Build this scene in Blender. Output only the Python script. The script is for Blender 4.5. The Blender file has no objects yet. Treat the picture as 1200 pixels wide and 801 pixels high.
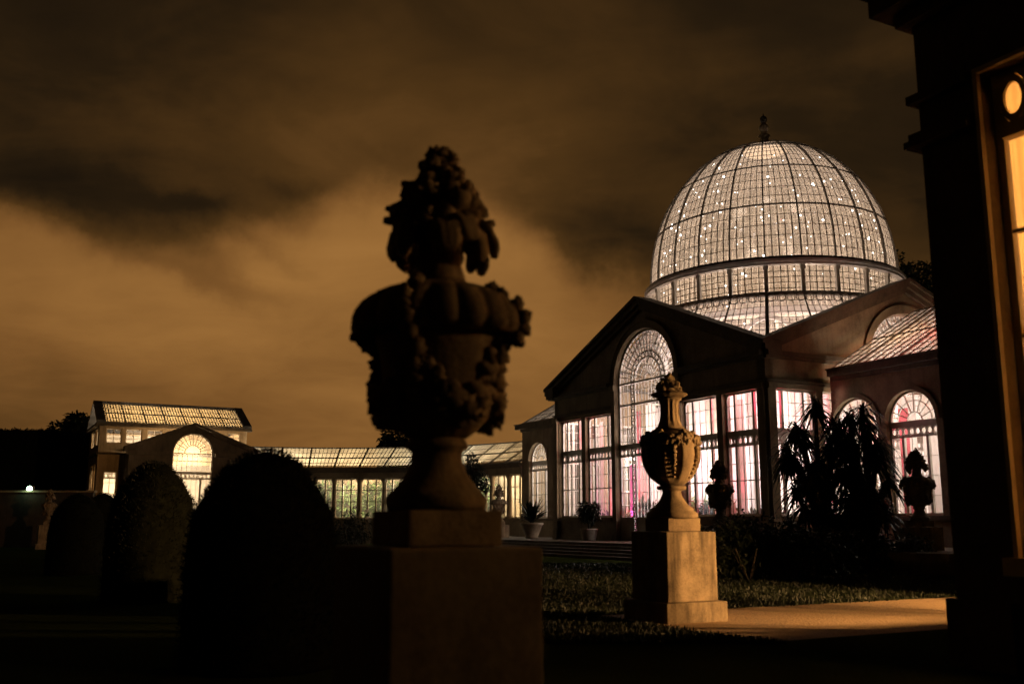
import bpy, bmesh, math, random
from math import sin, cos, pi, sqrt, radians
from mathutils import Vector, noise
random.seed(7)
S = bpy.context.scene
COL = S.collection

# ------------------------------------------------------------------ camera
PITCH = 0.17914
EYE = 1.5
cam = bpy.data.cameras.new('camera')
cam.sensor_width = 36.0
cam.lens = 36.0 * 1167 / 1200
cam.clip_start = 0.05
cam.clip_end = 3000
cam.dof.use_dof = True
cam.dof.focus_distance = 46.0
cam.dof.aperture_fstop = 1.25
camo = bpy.data.objects.new('camera', cam)
COL.objects.link(camo)
camo.location = (0, 0, EYE)
camo.rotation_euler = (pi / 2 + PITCH, 0, 0)
S.camera = camo

# ------------------------------------------------------------------ render settings
S.render.engine = 'CYCLES'
S.view_settings.view_transform = 'Standard'
S.view_settings.look = 'None'
S.view_settings.exposure = 0.0
S.view_settings.gamma = 1.0
S.view_settings.use_curve_mapping = False
cy = S.cycles
cy.use_denoising = True
cy.max_bounces = 9
cy.diffuse_bounces = 3
cy.glossy_bounces = 3
cy.transmission_bounces = 6
cy.transparent_max_bounces = 24
cy.sample_clamp_indirect = 2.0
cy.sample_clamp_direct = 12.0
cy.caustics_reflective = False
cy.caustics_refractive = False

# ------------------------------------------------------------------ night sky: low cloud lit by the town
world = bpy.data.worlds.new('World')
S.world = world
world.use_nodes = True


class NT:
    def __init__(s, tree):
        s.t = tree
        s.n = tree.nodes
        s.l = tree.links

    def new(s, typ, **kw):
        nd = s.n.new(typ)
        for k, v in kw.items():
            if k.startswith('i_'):
                nd.inputs[k[2:].replace('_', ' ')].default_value = v
            else:
                setattr(nd, k, v)
        return nd

    def link(s, a, b):
        s.l.new(a, b)

    def m(s, op, a, b=None, c=None, clamp=False):
        nd = s.n.new('ShaderNodeMath')
        nd.operation = op
        nd.use_clamp = clamp
        for i, v in enumerate((a, b, c)):
            if v is None:
                continue
            if isinstance(v, (int, float)):
                nd.inputs[i].default_value = v
            else:
                s.l.new(v, nd.inputs[i])
        return nd.outputs[0]

    def ramp(s, fac, stops, interp='LINEAR'):
        nd = s.n.new('ShaderNodeValToRGB')
        cr = nd.color_ramp
        cr.interpolation = interp
        while len(cr.elements) < len(stops):
            cr.elements.new(0.5)
        for e, (p, c) in zip(cr.elements, stops):
            e.position = p
            e.color = (c[0], c[1], c[2], 1) if not isinstance(c, (int, float)) else (c, c, c, 1)
        if not isinstance(fac, (int, float)):
            s.l.new(fac, nd.inputs[0])
        return nd.outputs[0]


def pix_dir(px, py):
    """direction in the world of a point of the sky (used only to place cloud banks on the sky)"""
    u = (px - 600) / 1167
    v = (400.5 - py) / 1167
    return Vector((u, cos(PITCH) - v * sin(PITCH), sin(PITCH) + v * cos(PITCH))).normalized()


w = NT(world.node_tree)
bg = w.n['Background']
tc = w.new('ShaderNodeTexCoord')
sep = w.new('ShaderNodeSeparateXYZ')
w.link(tc.outputs['Generated'], sep.inputs[0])
X, Y, Z = sep.outputs
zz = w.m('MAXIMUM', Z, 0.0)
den = w.m('ADD', zz, 0.22)
cmb = w.new('ShaderNodeCombineXYZ')
w.link(w.m('DIVIDE', X, den), cmb.inputs[0])
w.link(w.m('DIVIDE', Y, den), cmb.inputs[1])
cmb.inputs[2].default_value = 1.3
n1 = w.new('ShaderNodeTexNoise', i_Scale=0.85, i_Detail=6.0, i_Roughness=0.5, i_Distortion=0.25)
w.link(cmb.outputs[0], n1.inputs['Vector'])
n2 = w.new('ShaderNodeTexNoise', i_Scale=2.6, i_Detail=4.0, i_Roughness=0.55, i_Distortion=0.6)
w.link(cmb.outputs[0], n2.inputs['Vector'])
# direction bent by noise so the banks get soft ragged edges
wob = w.new('ShaderNodeVectorMath', operation='MULTIPLY_ADD')
nv = w.new('ShaderNodeTexNoise', i_Scale=4.5, i_Detail=7.0, i_Roughness=0.58)
w.link(tc.outputs['Generated'], nv.inputs['Vector'])
w.link(nv.outputs['Color'], wob.inputs[0])
wob.inputs[1].default_value = (0.20, 0.20, 0.14)
w.link(tc.outputs['Generated'], wob.inputs[2])
offs = w.new('ShaderNodeVectorMath', operation='SUBTRACT')
w.link(wob.outputs[0], offs.inputs[0])
offs.inputs[1].default_value = (0.10, 0.10, 0.07)
DIRB = offs.outputs[0]


def bank(px, py, rx, ry, tilt=0.0, p=2.0):
    """soft elliptical cloud bank round a direction: 1 at the middle, 0 outside (radii in radians)"""
    d = pix_dir(px, py)
    e1 = Vector((d.y, -d.x, 0)).normalized()
    e2 = e1.cross(d)
    a1 = e1 * cos(tilt) + e2 * sin(tilt)
    a2 = e2 * cos(tilt) - e1 * sin(tilt)

    def dot(v):
        nd = w.new('ShaderNodeVectorMath', operation='DOT_PRODUCT')
        w.link(DIRB, nd.inputs[0])
        nd.inputs[1].default_value = v
        return nd.outputs['Value']
    q = w.m('ADD', w.m('POWER', w.m('ABSOLUTE', w.m('DIVIDE', dot(a1), rx)), 2.0),
            w.m('POWER', w.m('ABSOLUTE', w.m('DIVIDE', dot(a2), ry)), 2.0))
    front = w.m('GREATER_THAN', dot(d), 0.0)
    return w.m('MULTIPLY', w.m('EXPONENT', w.m('MULTIPLY', q, -1.0)), front)


def mass(px, py, rx, ry, k, tilt=0.0):
    """cloud mass with a readable edge: 1 inside, 0 outside, k sets how soft the rim is"""
    d = pix_dir(px, py)
    e1 = Vector((d.y, -d.x, 0)).normalized()
    e2 = e1.cross(d)
    a1 = e1 * cos(tilt) + e2 * sin(tilt)
    a2 = e2 * cos(tilt) - e1 * sin(tilt)

    def dot(v):
        nd = w.new('ShaderNodeVectorMath', operation='DOT_PRODUCT')
        w.link(DIRB, nd.inputs[0])
        nd.inputs[1].default_value = v
        return nd.outputs['Value']
    q = w.m('SQRT', w.m('ADD', w.m('POWER', w.m('ABSOLUTE', w.m('DIVIDE', dot(a1), rx)), 2.0),
                        w.m('POWER', w.m('ABSOLUTE', w.m('DIVIDE', dot(a2), ry)), 2.0)))
    mr = w.new('ShaderNodeMapRange', interpolation_type='SMOOTHERSTEP')
    w.link(q, mr.inputs['Value'])
    mr.inputs['From Min'].default_value = 1.0 + k
    mr.inputs['From Max'].default_value = 1.0 - k
    return w.m('MULTIPLY', mr.outputs[0], w.m('GREATER_THAN', dot(d), 0.0))


# brightness of the cloud base, 0..1
b = w.ramp(Z, [(0.0, 0.40), (0.12, 0.42), (0.30, 0.36), (0.42, 0.33), (0.50, 0.19), (0.58, 0.10), (1.0, 0.05)])
lit = w.m('MAXIMUM', mass(60, 470, 0.34, 0.160, 0.22), mass(480, 440, 0.30, 0.160, 0.22))
lit = w.m('MAXIMUM', lit, w.m('MULTIPLY', mass(840, 440, 0.40, 0.10, 0.30), 0.6))
b = w.m('ADD', b, w.m('MULTIPLY', lit, 0.34))
BANKS = [
    (430, 300, 0.14, 0.06, 0.25, 0.10),
    (605, 285, 0.07, 0.06, -0.6, 0.10),
    (50, 225, 0.15, 0.030, 0.03, -0.18),
    (225, 240, 0.05, 0.014, -0.15, -0.12),
    (330, 222, 0.035, 0.010, -0.1, -0.09),
    (300, 300, 0.05, 0.008, -0.45, -0.10),
    (232, 318, 0.075, 0.012, -0.35, -0.16),
    (0, 60, 0.22, 0.12, 0.0, -0.22),
    (725, 262, 0.09, 0.030, -0.25, -0.17),
    (900, 200, 0.26, 0.14, 0.0, -0.12),
    (1080, 150, 0.20, 0.25, 0.0, -0.16),
    (600, 130, 0.25, 0.05, 0.1, 0.07),
    (300, 160, 0.16, 0.035, 0.1, 0.06),
    (1010, 70, 0.08, 0.03, 0.5, 0.05),
    (0, 500, 0.20, 0.07, 0.0, -0.22),
    (330, 480, 0.30, 0.05, 0.0, -0.08),
]
for px, py, rx, ry, tl, wt in BANKS:
    b = w.m('ADD', b, w.m('MULTIPLY', bank(px, py, rx, ry, tl), wt))
b = w.m('ADD', b, w.m('MULTIPLY', w.m('SUBTRACT', n1.outputs['Fac'], 0.5), 0.26))
b = w.m('ADD', b, w.m('MULTIPLY', w.m('SUBTRACT', n2.outputs['Fac'], 0.5), 0.30))
n3 = w.new('ShaderNodeTexNoise', i_Scale=5.5, i_Detail=7.0, i_Roughness=0.62, i_Distortion=0.8)
mp3 = w.new('ShaderNodeMapping')
mp3.inputs['Scale'].default_value = (0.8, 1.2, 1.0)
mp3.inputs['Rotation'].default_value = (0, 0, 0.25)
w.link(cmb.outputs[0], mp3.inputs['Vector'])
w.link(mp3.outputs[0], n3.inputs['Vector'])
b = w.m('ADD', b, w.m('MULTIPLY', w.m('SUBTRACT', n3.outputs['Fac'], 0.5), 0.11))
colr = w.ramp(b, [(0.0, (0.006, 0.0042, 0.0026)), (0.15, (0.020, 0.0108, 0.0040)), (0.35, (0.070, 0.032, 0.0080)),
                  (0.6, (0.19, 0.083, 0.0210)), (0.85, (0.31, 0.142, 0.036)), (1.0, (0.38, 0.18, 0.048))])
# cloud to the sides and behind is dimmed so left-facing stone stays dark
dmr = w.new('ShaderNodeMapRange', interpolation_type='SMOOTHSTEP')
w.link(Y, dmr.inputs['Value'])
dmr.inputs['From Min'].default_value = 0.05
dmr.inputs['From Max'].default_value = 0.72
dmr.inputs['To Min'].default_value = 0.07
dim = dmr.outputs[0]
mixs = w.new('ShaderNodeVectorMath', operation='SCALE')
w.link(colr, mixs.inputs[0])
w.link(dim, mixs.inputs['Scale'])
w.link(mixs.outputs[0], bg.inputs['Color'])
bg.inputs['Strength'].default_value = 1.0


# ------------------------------------------------------------------ helpers
def tag(o, label=None, cat=None, group=None, kind=None):
    if label:
        o['label'] = label
    if cat:
        o['category'] = cat
    if group:
        o['group'] = group
    if kind:
        o['kind'] = kind
    return o


def empty(name, loc, label, cat, group=None, rz=0.0):
    o = bpy.data.objects.new(name, None)
    COL.objects.link(o)
    o.location = loc
    o.rotation_euler = (0, 0, rz)
    o.empty_display_size = 0.3
    return tag(o, label, cat, group)


class MB:
    def __init__(s):
        s.v = []
        s.f = []
        s.sm = []

    def vert(s, p):
        s.v.append((p[0], p[1], p[2]))
        return len(s.v) - 1

    def face(s, pts, smooth=False):
        i = len(s.v)
        for p in pts:
            s.v.append((p[0], p[1], p[2]))
        s.f.append(tuple(range(i, i + len(pts))))
        s.sm.append(smooth)

    def hexa(s, p):
        """8 points: 0-3 one face, 4-7 the opposite one in the same order"""
        i = len(s.v)
        for q in p:
            s.v.append((q[0], q[1], q[2]))
        for a in ((0, 3, 2, 1), (4, 5, 6, 7), (0, 1, 5, 4), (1, 2, 6, 5), (2, 3, 7, 6), (3, 0, 4, 7)):
            s.f.append(tuple(i + k for k in a))
            s.sm.append(False)

    def box(s, fr, x0, x1, z0, z1, d0, d1):
        s.hexa([fr(x0, z0, d0), fr(x1, z0, d0), fr(x1, z1, d0), fr(x0, z1, d0),
                fr(x0, z0, d1), fr(x1, z0, d1), fr(x1, z1, d1), fr(x0, z1, d1)])

    def bar(s, p, q, wd, up=(0, 0, 1), dp=None):
        """square bar from p to q"""
        p = Vector(p)
        q = Vector(q)
        t = (q - p)
        if t.length < 1e-6:
            return
        t.normalize()
        u = Vector(up)
        if abs(t.dot(u)) > 0.98:
            u = Vector((1, 0, 0))
        a = t.cross(u).normalized()
        c = a.cross(t).normalized()
        h = wd / 2
        k = (dp if dp else wd) / 2
        s.hexa([p - a * h - c * k, p + a * h - c * k, p + a * h + c * k, p - a * h + c * k,
                q - a * h - c * k, q + a * h - c * k, q + a * h + c * k, q - a * h + c * k])

    def tube(s, pts, rad, n=6, smooth=True, cap=True):
        rings = []
        pts = [Vector(p) for p in pts]
        for i, p in enumerate(pts):
            t = (pts[min(i + 1, len(pts) - 1)] - pts[max(i - 1, 0)])
            if t.length < 1e-7:
                t = Vector((0, 0, 1))
            t.normalize()
            u = Vector((0, 0, 1)) if abs(t.z) < 0.9 else Vector((1, 0, 0))
            a = t.cross(u).normalized()
            c = a.cross(t)
            r = rad[i] if isinstance(rad, (list, tuple)) else rad
            ring = []
            for k in range(n):
                g = 2 * pi * k / n
                ring.append(s.vert(p + a * (cos(g) * r) + c * (sin(g) * r)))
            rings.append(ring)
        for r0, r1 in zip(rings, rings[1:]):
            for k in range(n):
                s.f.append((r0[k], r0[(k + 1) % n], r1[(k + 1) % n], r1[k]))
                s.sm.append(smooth)
        if cap:
            s.f.append(tuple(reversed(rings[0])))
            s.sm.append(False)
            s.f.append(tuple(rings[-1]))
            s.sm.append(False)

    def lathe(s, prof, c=(0, 0, 0), n=48, mod=None, smooth=True, rot=0.0):
        rings = []
        for (r, z) in prof:
            ring = []
            for k in range(n):
                g = 2 * pi * k / n
                rr = r * (mod(g, z) if mod else 1.0)
                ring.append(s.vert((c[0] + rr * cos(g + rot), c[1] + rr * sin(g + rot), c[2] + z)))
            rings.append(ring)
        for r0, r1 in zip(rings, rings[1:]):
            for k in range(n):
                s.f.append((r0[k], r0[(k + 1) % n], r1[(k + 1) % n], r1[k]))
                s.sm.append(smooth)
        s.f.append(tuple(reversed(rings[0])))
        s.sm.append(False)
        s.f.append(tuple(rings[-1]))
        s.sm.append(False)

    def blob(s, c, r, sq=(1, 1, 1), n=8, m=6, rough=0.12, seed=0.0, d=None):
        c = Vector(c)
        rows = []
        for i in range(m + 1):
            th = pi * i / m
            row = []
            for k in range(n):
                ph = 2 * pi * k / n
                v = Vector((sin(th) * cos(ph), sin(th) * sin(ph), cos(th)))
                q = 1 + rough * noise.noise(v * 1.9 + Vector((seed, seed * 1.7, -seed)))*1.6
                row.append(s.vert(c + Vector((v.x * sq[0], v.y * sq[1], v.z * sq[2])) * (r * q)))
            rows.append(row)
        for a, bb in zip(rows, rows[1:]):
            for k in range(n):
                s.f.append((a[k], bb[k], bb[(k + 1) % n], a[(k + 1) % n]))
                s.sm.append(True)

    def leaf(s, base, d, up, ln, wd, droop=0.3, seg=3, curl=0.0):
        """a pointed blade from base along d, bending down"""
        base = Vector(base)
        d = Vector(d).normalized()
        up = Vector(up)
        side = d.cross(up)
        if side.length < 1e-4:
            side = Vector((1, 0, 0))
        side.normalize()
        ids = []
        for i in range(seg + 1):
            t = i / seg
            p = base + d * (ln * t) + Vector((0, 0, -1)) * (droop * ln * t * t)
            ww = wd * (0.55 + 0.9 * t - 1.45 * t * t) if t < 1 else 0.0
            ww = max(ww, 0.02 * wd)
            cu = Vector((0, 0, 1)) * (curl * ww)
            ids.append((s.vert(p - side * ww + cu), s.vert(p + side * ww + cu)))
        for a, bb in zip(ids, ids[1:]):
            s.f.append((a[0], a[1], bb[1], bb[0]))
            s.sm.append(False)

    def build(s, name, mat, parent=None, auto=True):
        me = bpy.data.meshes.new(name)
        me.from_pydata(s.v, [], s.f)
        me.polygons.foreach_set('use_smooth', s.sm)
        if auto:
            bm = bmesh.new()
            bm.from_mesh(me)
            bmesh.ops.recalc_face_normals(bm, faces=bm.faces)
            bm.to_mesh(me)
            bm.free()
        me.materials.append(mat)
        me.update()
        o = bpy.data.objects.new(name, me)
        COL.objects.link(o)
        if parent is not None:
            o.parent = parent
            top = parent
            off = Vector((0, 0, 0))
            rz = 0.0
            while top is not None:
                off += top.location
                rz += top.rotation_euler[2]
                top = top.parent
            if not s.local:
                # vertices were given in world space: move them into the parent's frame
                me.transform(__import__('mathutils').Matrix.Rotation(-rz, 4, 'Z') @ __import__('mathutils').Matrix.Translation(-off))
        return o
    local = False


def lmb():
    m = MB()
    m.local = True
    return m


def copy_tree(o, parent=None):
    c = o.copy()
    COL.objects.link(c)
    if parent is not None:
        c.parent = parent
    for ch in list(o.children):
        copy_tree(ch, c)
    return c


# ------------------------------------------------------------------ materials
def mat_new(name):
    m = bpy.data.materials.new(name)
    m.use_nodes = True
    t = NT(m.node_tree)
    return m, t, t.n['Principled BSDF']


def mat_stone(name, c1, c2, scale=1.2, rough=0.9, bump=0.25, stain=0.5, courses=None):
    m, t, p = mat_new(name)
    co = t.new('ShaderNodeTexCoord')
    geo = t.new('ShaderNodeNewGeometry')
    big = t.new('ShaderNodeTexNoise', i_Scale=scale, i_Detail=8.0, i_Roughness=0.62)
    t.link(geo.outputs['Position'], big.inputs['Vector'])
    fine = t.new('ShaderNodeTexNoise', i_Scale=scale * 14, i_Detail=5.0, i_Roughness=0.6)
    t.link(geo.outputs['Position'], fine.inputs['Vector'])
    fac = t.m('MULTIPLY_ADD', t.m('SUBTRACT', fine.outputs['Fac'], 0.5), 0.5, big.outputs['Fac'])
    c = t.ramp(fac, [(0.28, c2), (0.62, c1)])
    # rain streaks: noise stretched down the face
    mp = t.new('ShaderNodeMapping')
    mp.inputs['Scale'].default_value = (3.0, 3.0, 0.35)
    t.link(geo.outputs['Position'], mp.inputs['Vector'])
    st = t.new('ShaderNodeTexNoise', i_Scale=1.6, i_Detail=5.0, i_Roughness=0.6)
    t.link(mp.outputs[0], st.inputs['Vector'])
    sf = t.m('MULTIPLY', t.ramp(st.outputs['Fac'], [(0.48, 0.0), (0.72, 1.0)]), stain)
    mx = t.new('ShaderNodeMix', data_type='RGBA')
    t.link(sf, mx.inputs['Factor'])
    t.link(c, mx.inputs['A'])
    mx.inputs['B'].default_value = (c2[0] * 0.35, c2[1] * 0.33, c2[2] * 0.3, 1)
    t.link(mx.outputs['Result'], p.inputs['Base Color'])
    p.inputs['Roughness'].default_value = rough
    p.inputs['Specular IOR Level'].default_value = 0.25
    bp = t.new('ShaderNodeBump')
    bp.inputs['Strength'].default_value = bump
    bp.inputs['Distance'].default_value = 0.03
    t.link(fac, bp.inputs['Height'])
    t.link(bp.outputs[0], p.inputs['Normal'])
    return m


def mat_simple(name, col, rough=0.6, var=0.15, scale=6.0, spec=0.3, metal=0.0, bump=0.0):
    m, t, p = mat_new(name)
    geo = t.new('ShaderNodeNewGeometry')
    ns = t.new('ShaderNodeTexNoise', i_Scale=scale, i_Detail=5.0)
    t.link(geo.outputs['Position'], ns.inputs['Vector'])
    lo = tuple(x * (1 - var * 1.6) for x in col)
    hi = tuple(min(1, x * (1 + var)) for x in col)
    t.link(t.ramp(ns.outputs['Fac'], [(0.3, lo), (0.7, hi)]), p.inputs['Base Color'])
    p.inputs['Roughness'].default_value = rough
    p.inputs['Specular IOR Level'].default_value = spec
    p.inputs['Metallic'].default_value = metal
    if bump:
        bp = t.new('ShaderNodeBump')
        bp.inputs['Strength'].default_value = bump
        bp.inputs['Distance'].default_value = 0.02
        t.link(ns.outputs['Fac'], bp.inputs['Height'])
        t.link(bp.outputs[0], p.inputs['Normal'])
    return m


def mat_leaf(name, col, var=0.5, trans=0.25):
    m, t, p = mat_new(name)
    geo = t.new('ShaderNodeNewGeometry')
    ns = t.new('ShaderNodeTexNoise', i_Scale=5.0, i_Detail=3.0)
    t.link(geo.outputs['Position'], ns.inputs['Vector'])
    fac = t.m('MULTIPLY_ADD', geo.outputs['Random Per Island'], 0.5, t.m('MULTIPLY', ns.outputs['Fac'], 0.5))
    c = t.ramp(fac, [(0.2, tuple(x * (1 - var) for x in col)), (0.8, tuple(x * (1 + var) for x in col))])
    t.link(c, p.inputs['Base Color'])
    p.inputs['Roughness'].default_value = 0.55
    p.inputs['Specular IOR Level'].default_value = 0.3
    tr = t.new('ShaderNodeBsdfTranslucent')
    t.link(c, tr.inputs['Color'])
    mx = t.new('ShaderNodeMixShader')
    mx.inputs[0].default_value = trans
    t.link(p.outputs[0], mx.inputs[1])
    t.link(tr.outputs[0], mx.inputs[2])
    t.link(mx.outputs[0], t.n['Material Output'].inputs['Surface'])
    return m


def mat_glass(name, haze, tint=(1, 1, 1), hcol=(0.9, 0.88, 0.84), var=0.5, nscale=2.0):
    """old greenhouse glass: mostly clear, with translucent haze added so lamps inside make it glow"""
    m, t, p = mat_new(name)
    t.n.remove(p)
    geo = t.new('ShaderNodeNewGeometry')
    ns = t.new('ShaderNodeTexNoise', i_Scale=nscale, i_Detail=6.0, i_Roughness=0.65)
    t.link(geo.outputs['Position'], ns.inputs['Vector'])
    tr = t.new('ShaderNodeBsdfTransparent')
    tr.inputs[0].default_value = (*tint, 1)
    tl = t.new('ShaderNodeBsdfTranslucent')
    tl.inputs[0].default_value = (*hcol, 1)
    gl = t.new('ShaderNodeBsdfGlossy')
    gl.inputs['Roughness'].default_value = 0.06
    hz = t.m('MULTIPLY', t.ramp(ns.outputs['Fac'], [(0.3, 1 - var), (0.7, 1 + var)]) if var <= 0 else t.m('MULTIPLY_ADD', t.m('SUBTRACT', ns.outputs['Fac'], 0.5), 2.4 * var, 1.0), haze, clamp=True)
    m1 = t.new('ShaderNodeMixShader')
    t.link(hz, m1.inputs[0])
    t.link(tr.outputs[0], m1.inputs[1])
    t.link(tl.outputs[0], m1.inputs[2])
    lw = t.new('ShaderNodeLayerWeight')
    lw.inputs[0].default_value = 0.5
    m2 = t.new('ShaderNodeMixShader')
    t.link(t.m('MULTIPLY_ADD', t.m('POWER', lw.outputs['Facing'], 4.0), 0.35, 0.03), m2.inputs[0])
    t.link(m1.outputs[0], m2.inputs[1])
    t.link(gl.outputs[0], m2.inputs[2])
    t.link(m2.outputs[0], t.n['Material Output'].inputs['Surface'])
    return m


def mat_emit(name, col, strength, sample=False):
    m, t, p = mat_new(name)
    p.inputs['Base Color'].default_value = (0.8, 0.8, 0.8, 1)
    p.inputs['Emission Color'].default_value = (*col, 1)
    p.inputs['Emission Strength'].default_value = strength
    if not sample:
        m.cycles.emission_sampling = 'NONE'
    return m


def mat_cloth(name, col):
    m, t, p = mat_new(name)
    geo = t.new('ShaderNodeNewGeometry')
    ns = t.new('ShaderNodeTexNoise', i_Scale=1.1, i_Detail=4.0)
    t.link(geo.outputs['Position'], ns.inputs['Vector'])
    c = t.ramp(ns.outputs['Fac'], [(0.3, tuple(x * 0.88 for x in col)), (0.7, col)])
    t.link(c, p.inputs['Base Color'])
    p.inputs['Roughness'].default_value = 0.9
    tr = t.new('ShaderNodeBsdfTranslucent')
    t.link(c, tr.inputs['Color'])
    mx = t.new('ShaderNodeMixShader')
    mx.inputs[0].default_value = 0.4
    t.link(p.outputs[0], mx.inputs[1])
    t.link(tr.outputs[0], mx.inputs[2])
    t.link(mx.outputs[0], t.n['Material Output'].inputs['Surface'])
    return m


M = {}
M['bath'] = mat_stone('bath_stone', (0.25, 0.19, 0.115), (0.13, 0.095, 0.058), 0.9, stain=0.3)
M['bath_dark'] = mat_stone('weathered_and_shaded_stone', (0.13, 0.098, 0.062), (0.065, 0.048, 0.03), 1.3, stain=0.35)
M['urn'] = mat_stone('carved_stone', (0.23, 0.165, 0.095), (0.10, 0.07, 0.04), 3.0, bump=0.5, stain=0.75)
M['plinth'] = mat_stone('plinth_stone', (0.27, 0.20, 0.12), (0.11, 0.08, 0.046), 2.6, bump=0.45, stain=0.95)
M['terrace'] = mat_stone('terrace_stone', (0.12, 0.095, 0.065), (0.06, 0.048, 0.032), 1.5, stain=0.4)
M['paint'] = mat_simple('white_paint', (0.62, 0.58, 0.52), 0.5, 0.12, 3.0)
M['cream'] = mat_simple('cream_paint', (0.60, 0.50, 0.36), 0.5, 0.12, 3.0)
M['iron'] = mat_simple('dark_iron', (0.10, 0.085, 0.065), 0.5, 0.25, 5.0)
M['lead'] = mat_simple('lead_sheet', (0.07, 0.065, 0.06), 0.6, 0.3, 2.0)
M['glass_dome'] = mat_glass('dome_glass', 0.24, hcol=(0.92, 0.83, 0.72), var=0.35, nscale=0.7)
M['bar_paint'] = mat_simple('old_cream_paint', (0.40, 0.35, 0.29), 0.6, 0.15, 2.0)
M['glass_roof'] = mat_glass('roof_glass', 0.34, hcol=(0.90, 0.83, 0.72), var=0.7, nscale=1.8)
M['glass_win'] = mat_glass('window_glass', 0.045, var=0.6)
M['glass_warm'] = mat_glass('warm_roof_glass', 0.26, hcol=(0.92, 0.82, 0.62), var=0.9, nscale=0.8)
M['floor'] = mat_simple('pale_floor', (0.45, 0.42, 0.38), 0.6, 0.15, 2.0)
M['plaster'] = mat_simple('pale_plaster', (0.66, 0.60, 0.50), 0.9, 0.2, 1.2, bump=0.1)
M['ochre'] = mat_simple('ochre_plaster', (0.62, 0.50, 0.32), 0.9, 0.3, 0.9, bump=0.1)
M['curtain'] = mat_cloth('white_voile', (0.80, 0.77, 0.74))
M['curtain_pink'] = mat_cloth('pink_voile', (0.80, 0.56, 0.56))
M['curtain_warm'] = mat_cloth('ochre_drape', (0.72, 0.52, 0.26))
M['curtain_magenta'] = mat_cloth('magenta_drape', (0.80, 0.22, 0.55))
M['curtain_red'] = mat_cloth('red_drape', (0.55, 0.10, 0.14))
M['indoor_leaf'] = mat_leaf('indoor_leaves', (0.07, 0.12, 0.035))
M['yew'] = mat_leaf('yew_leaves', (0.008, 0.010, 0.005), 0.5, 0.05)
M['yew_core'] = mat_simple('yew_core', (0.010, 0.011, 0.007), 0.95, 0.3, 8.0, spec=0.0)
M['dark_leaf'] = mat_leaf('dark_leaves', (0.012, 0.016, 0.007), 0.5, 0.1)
M['tree_leaf'] = mat_leaf('tree_leaves', (0.030, 0.036, 0.014), 0.5, 0.2)
M['bark'] = mat_simple('bark', (0.05, 0.038, 0.026), 0.95, 0.4, 9.0, bump=0.6)
M['terracotta'] = mat_stone('pale_pot', (0.42, 0.36, 0.27), (0.24, 0.19, 0.14), 3.0, stain=0.4)
M['bulb'] = mat_emit('fairy_bulb', (1.0, 0.93, 0.82), 9.0)
M['lamp'] = mat_emit('lamp_globe', (1.0, 0.78, 0.42), 12.0)
M['flood'] = mat_emit('flood_lens', (0.55, 1.0, 0.66), 12.0)

# ------------------------------------------------------------------ axes of the building
TH = 0.48986
DA = Vector((-sin(TH), cos(TH), 0))       # along the courtyard front, away from the camera
DB = Vector((cos(TH), sin(TH), 0))        # into the building
K = Vector((10.2716, 40.0, 0))            # near corner of the domed hall
HW = 8.4125                               # half the hall's side
C = K + DA * HW + DB * HW
SIDE = 2 * HW


def P(a, b, z=0.0):
    return K + DA * a + DB * b + Vector((0, 0, z))


class Fr:
    """frame on a wall: x along, z up, d outwards"""
    def __init__(s, o, ux, n):
        s.o, s.ux, s.n = Vector(o), Vector(ux), Vector(n)

    def __call__(s, x, z, d=0.0):
        return s.o + s.ux * x + s.n * d + Vector((0, 0, z))


TERR = 0.62
SILL, TRANS, WTOP, EAVE, APEX = 1.75, 5.23, 6.9, 8.57, 11.94


def wall(mb, fr, L, zb, top, ops, t, extra=(), x0=0.0):
    """solid wall cut into strips round its openings; ops = (x0, x1, z0, ztop(x)); outer face at d=0"""
    xs = {x0, L}
    for o in ops:
        xs.add(o[0])
        xs.add(o[1])
        if o[4]:
            for i in range(1, 20):
                th = pi * i / 20
                xs.add((o[0] + o[1]) / 2 - cos(th) * (o[1] - o[0]) / 2)
    for e in extra:
        xs.add(e)
    xs = sorted(xs)
    for xa, xb in zip(xs, xs[1:]):
        if xb - xa < 1e-4:
            continue
        mid = (xa + xb) / 2
        op = [o for o in ops if o[0] - 1e-6 < mid < o[1] + 1e-6]
        segs = []
        if op:
            o = op[0]
            if o[2] > zb + 0.01:
                segs.append((zb, zb, o[2], o[2]))
            segs.append((o[3](xa), o[3](xb), top(xa), top(xb)))
        else:
            segs.append((zb, zb, top(xa), top(xb)))
        for (za, zc, ta, tb) in segs:
            mb.hexa([fr(xa, za, 0), fr(xb, zc, 0), fr(xb, tb, 0), fr(xa, ta, 0),
                     fr(xa, za, -t), fr(xb, zc, -t), fr(xb, tb, -t), fr(xa, ta, -t)])


def rect_op(x0, x1, z0, z1):
    return (x0, x1, z0, lambda x: z1, False)


def arch_op(x0, x1, z0, zs, rise=None):
    c, r = (x0 + x1) / 2, (x1 - x0) / 2
    k = (rise or r) / r
    return (x0, x1, z0, lambda x: zs + k * sqrt(max(0.0, r * r - (x - c) ** 2)), True)


def ring(mb, fr, cx, cz, r, d, wd=0.035, n=10, ez=1.0):
    """flat iron ring"""
    for k in range(n):
        g0, g1 = 2 * pi * k / n, 2 * pi * (k + 1) / n
        pts = []
        for dd in (d, d - 0.04):
            for (rr, g) in ((r, g0), (r, g1), (r - wd, g1), (r - wd, g0)):
                pts.append(fr(cx + rr * cos(g), cz + rr * sin(g) * ez, dd))
        mb.hexa(pts)


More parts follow.
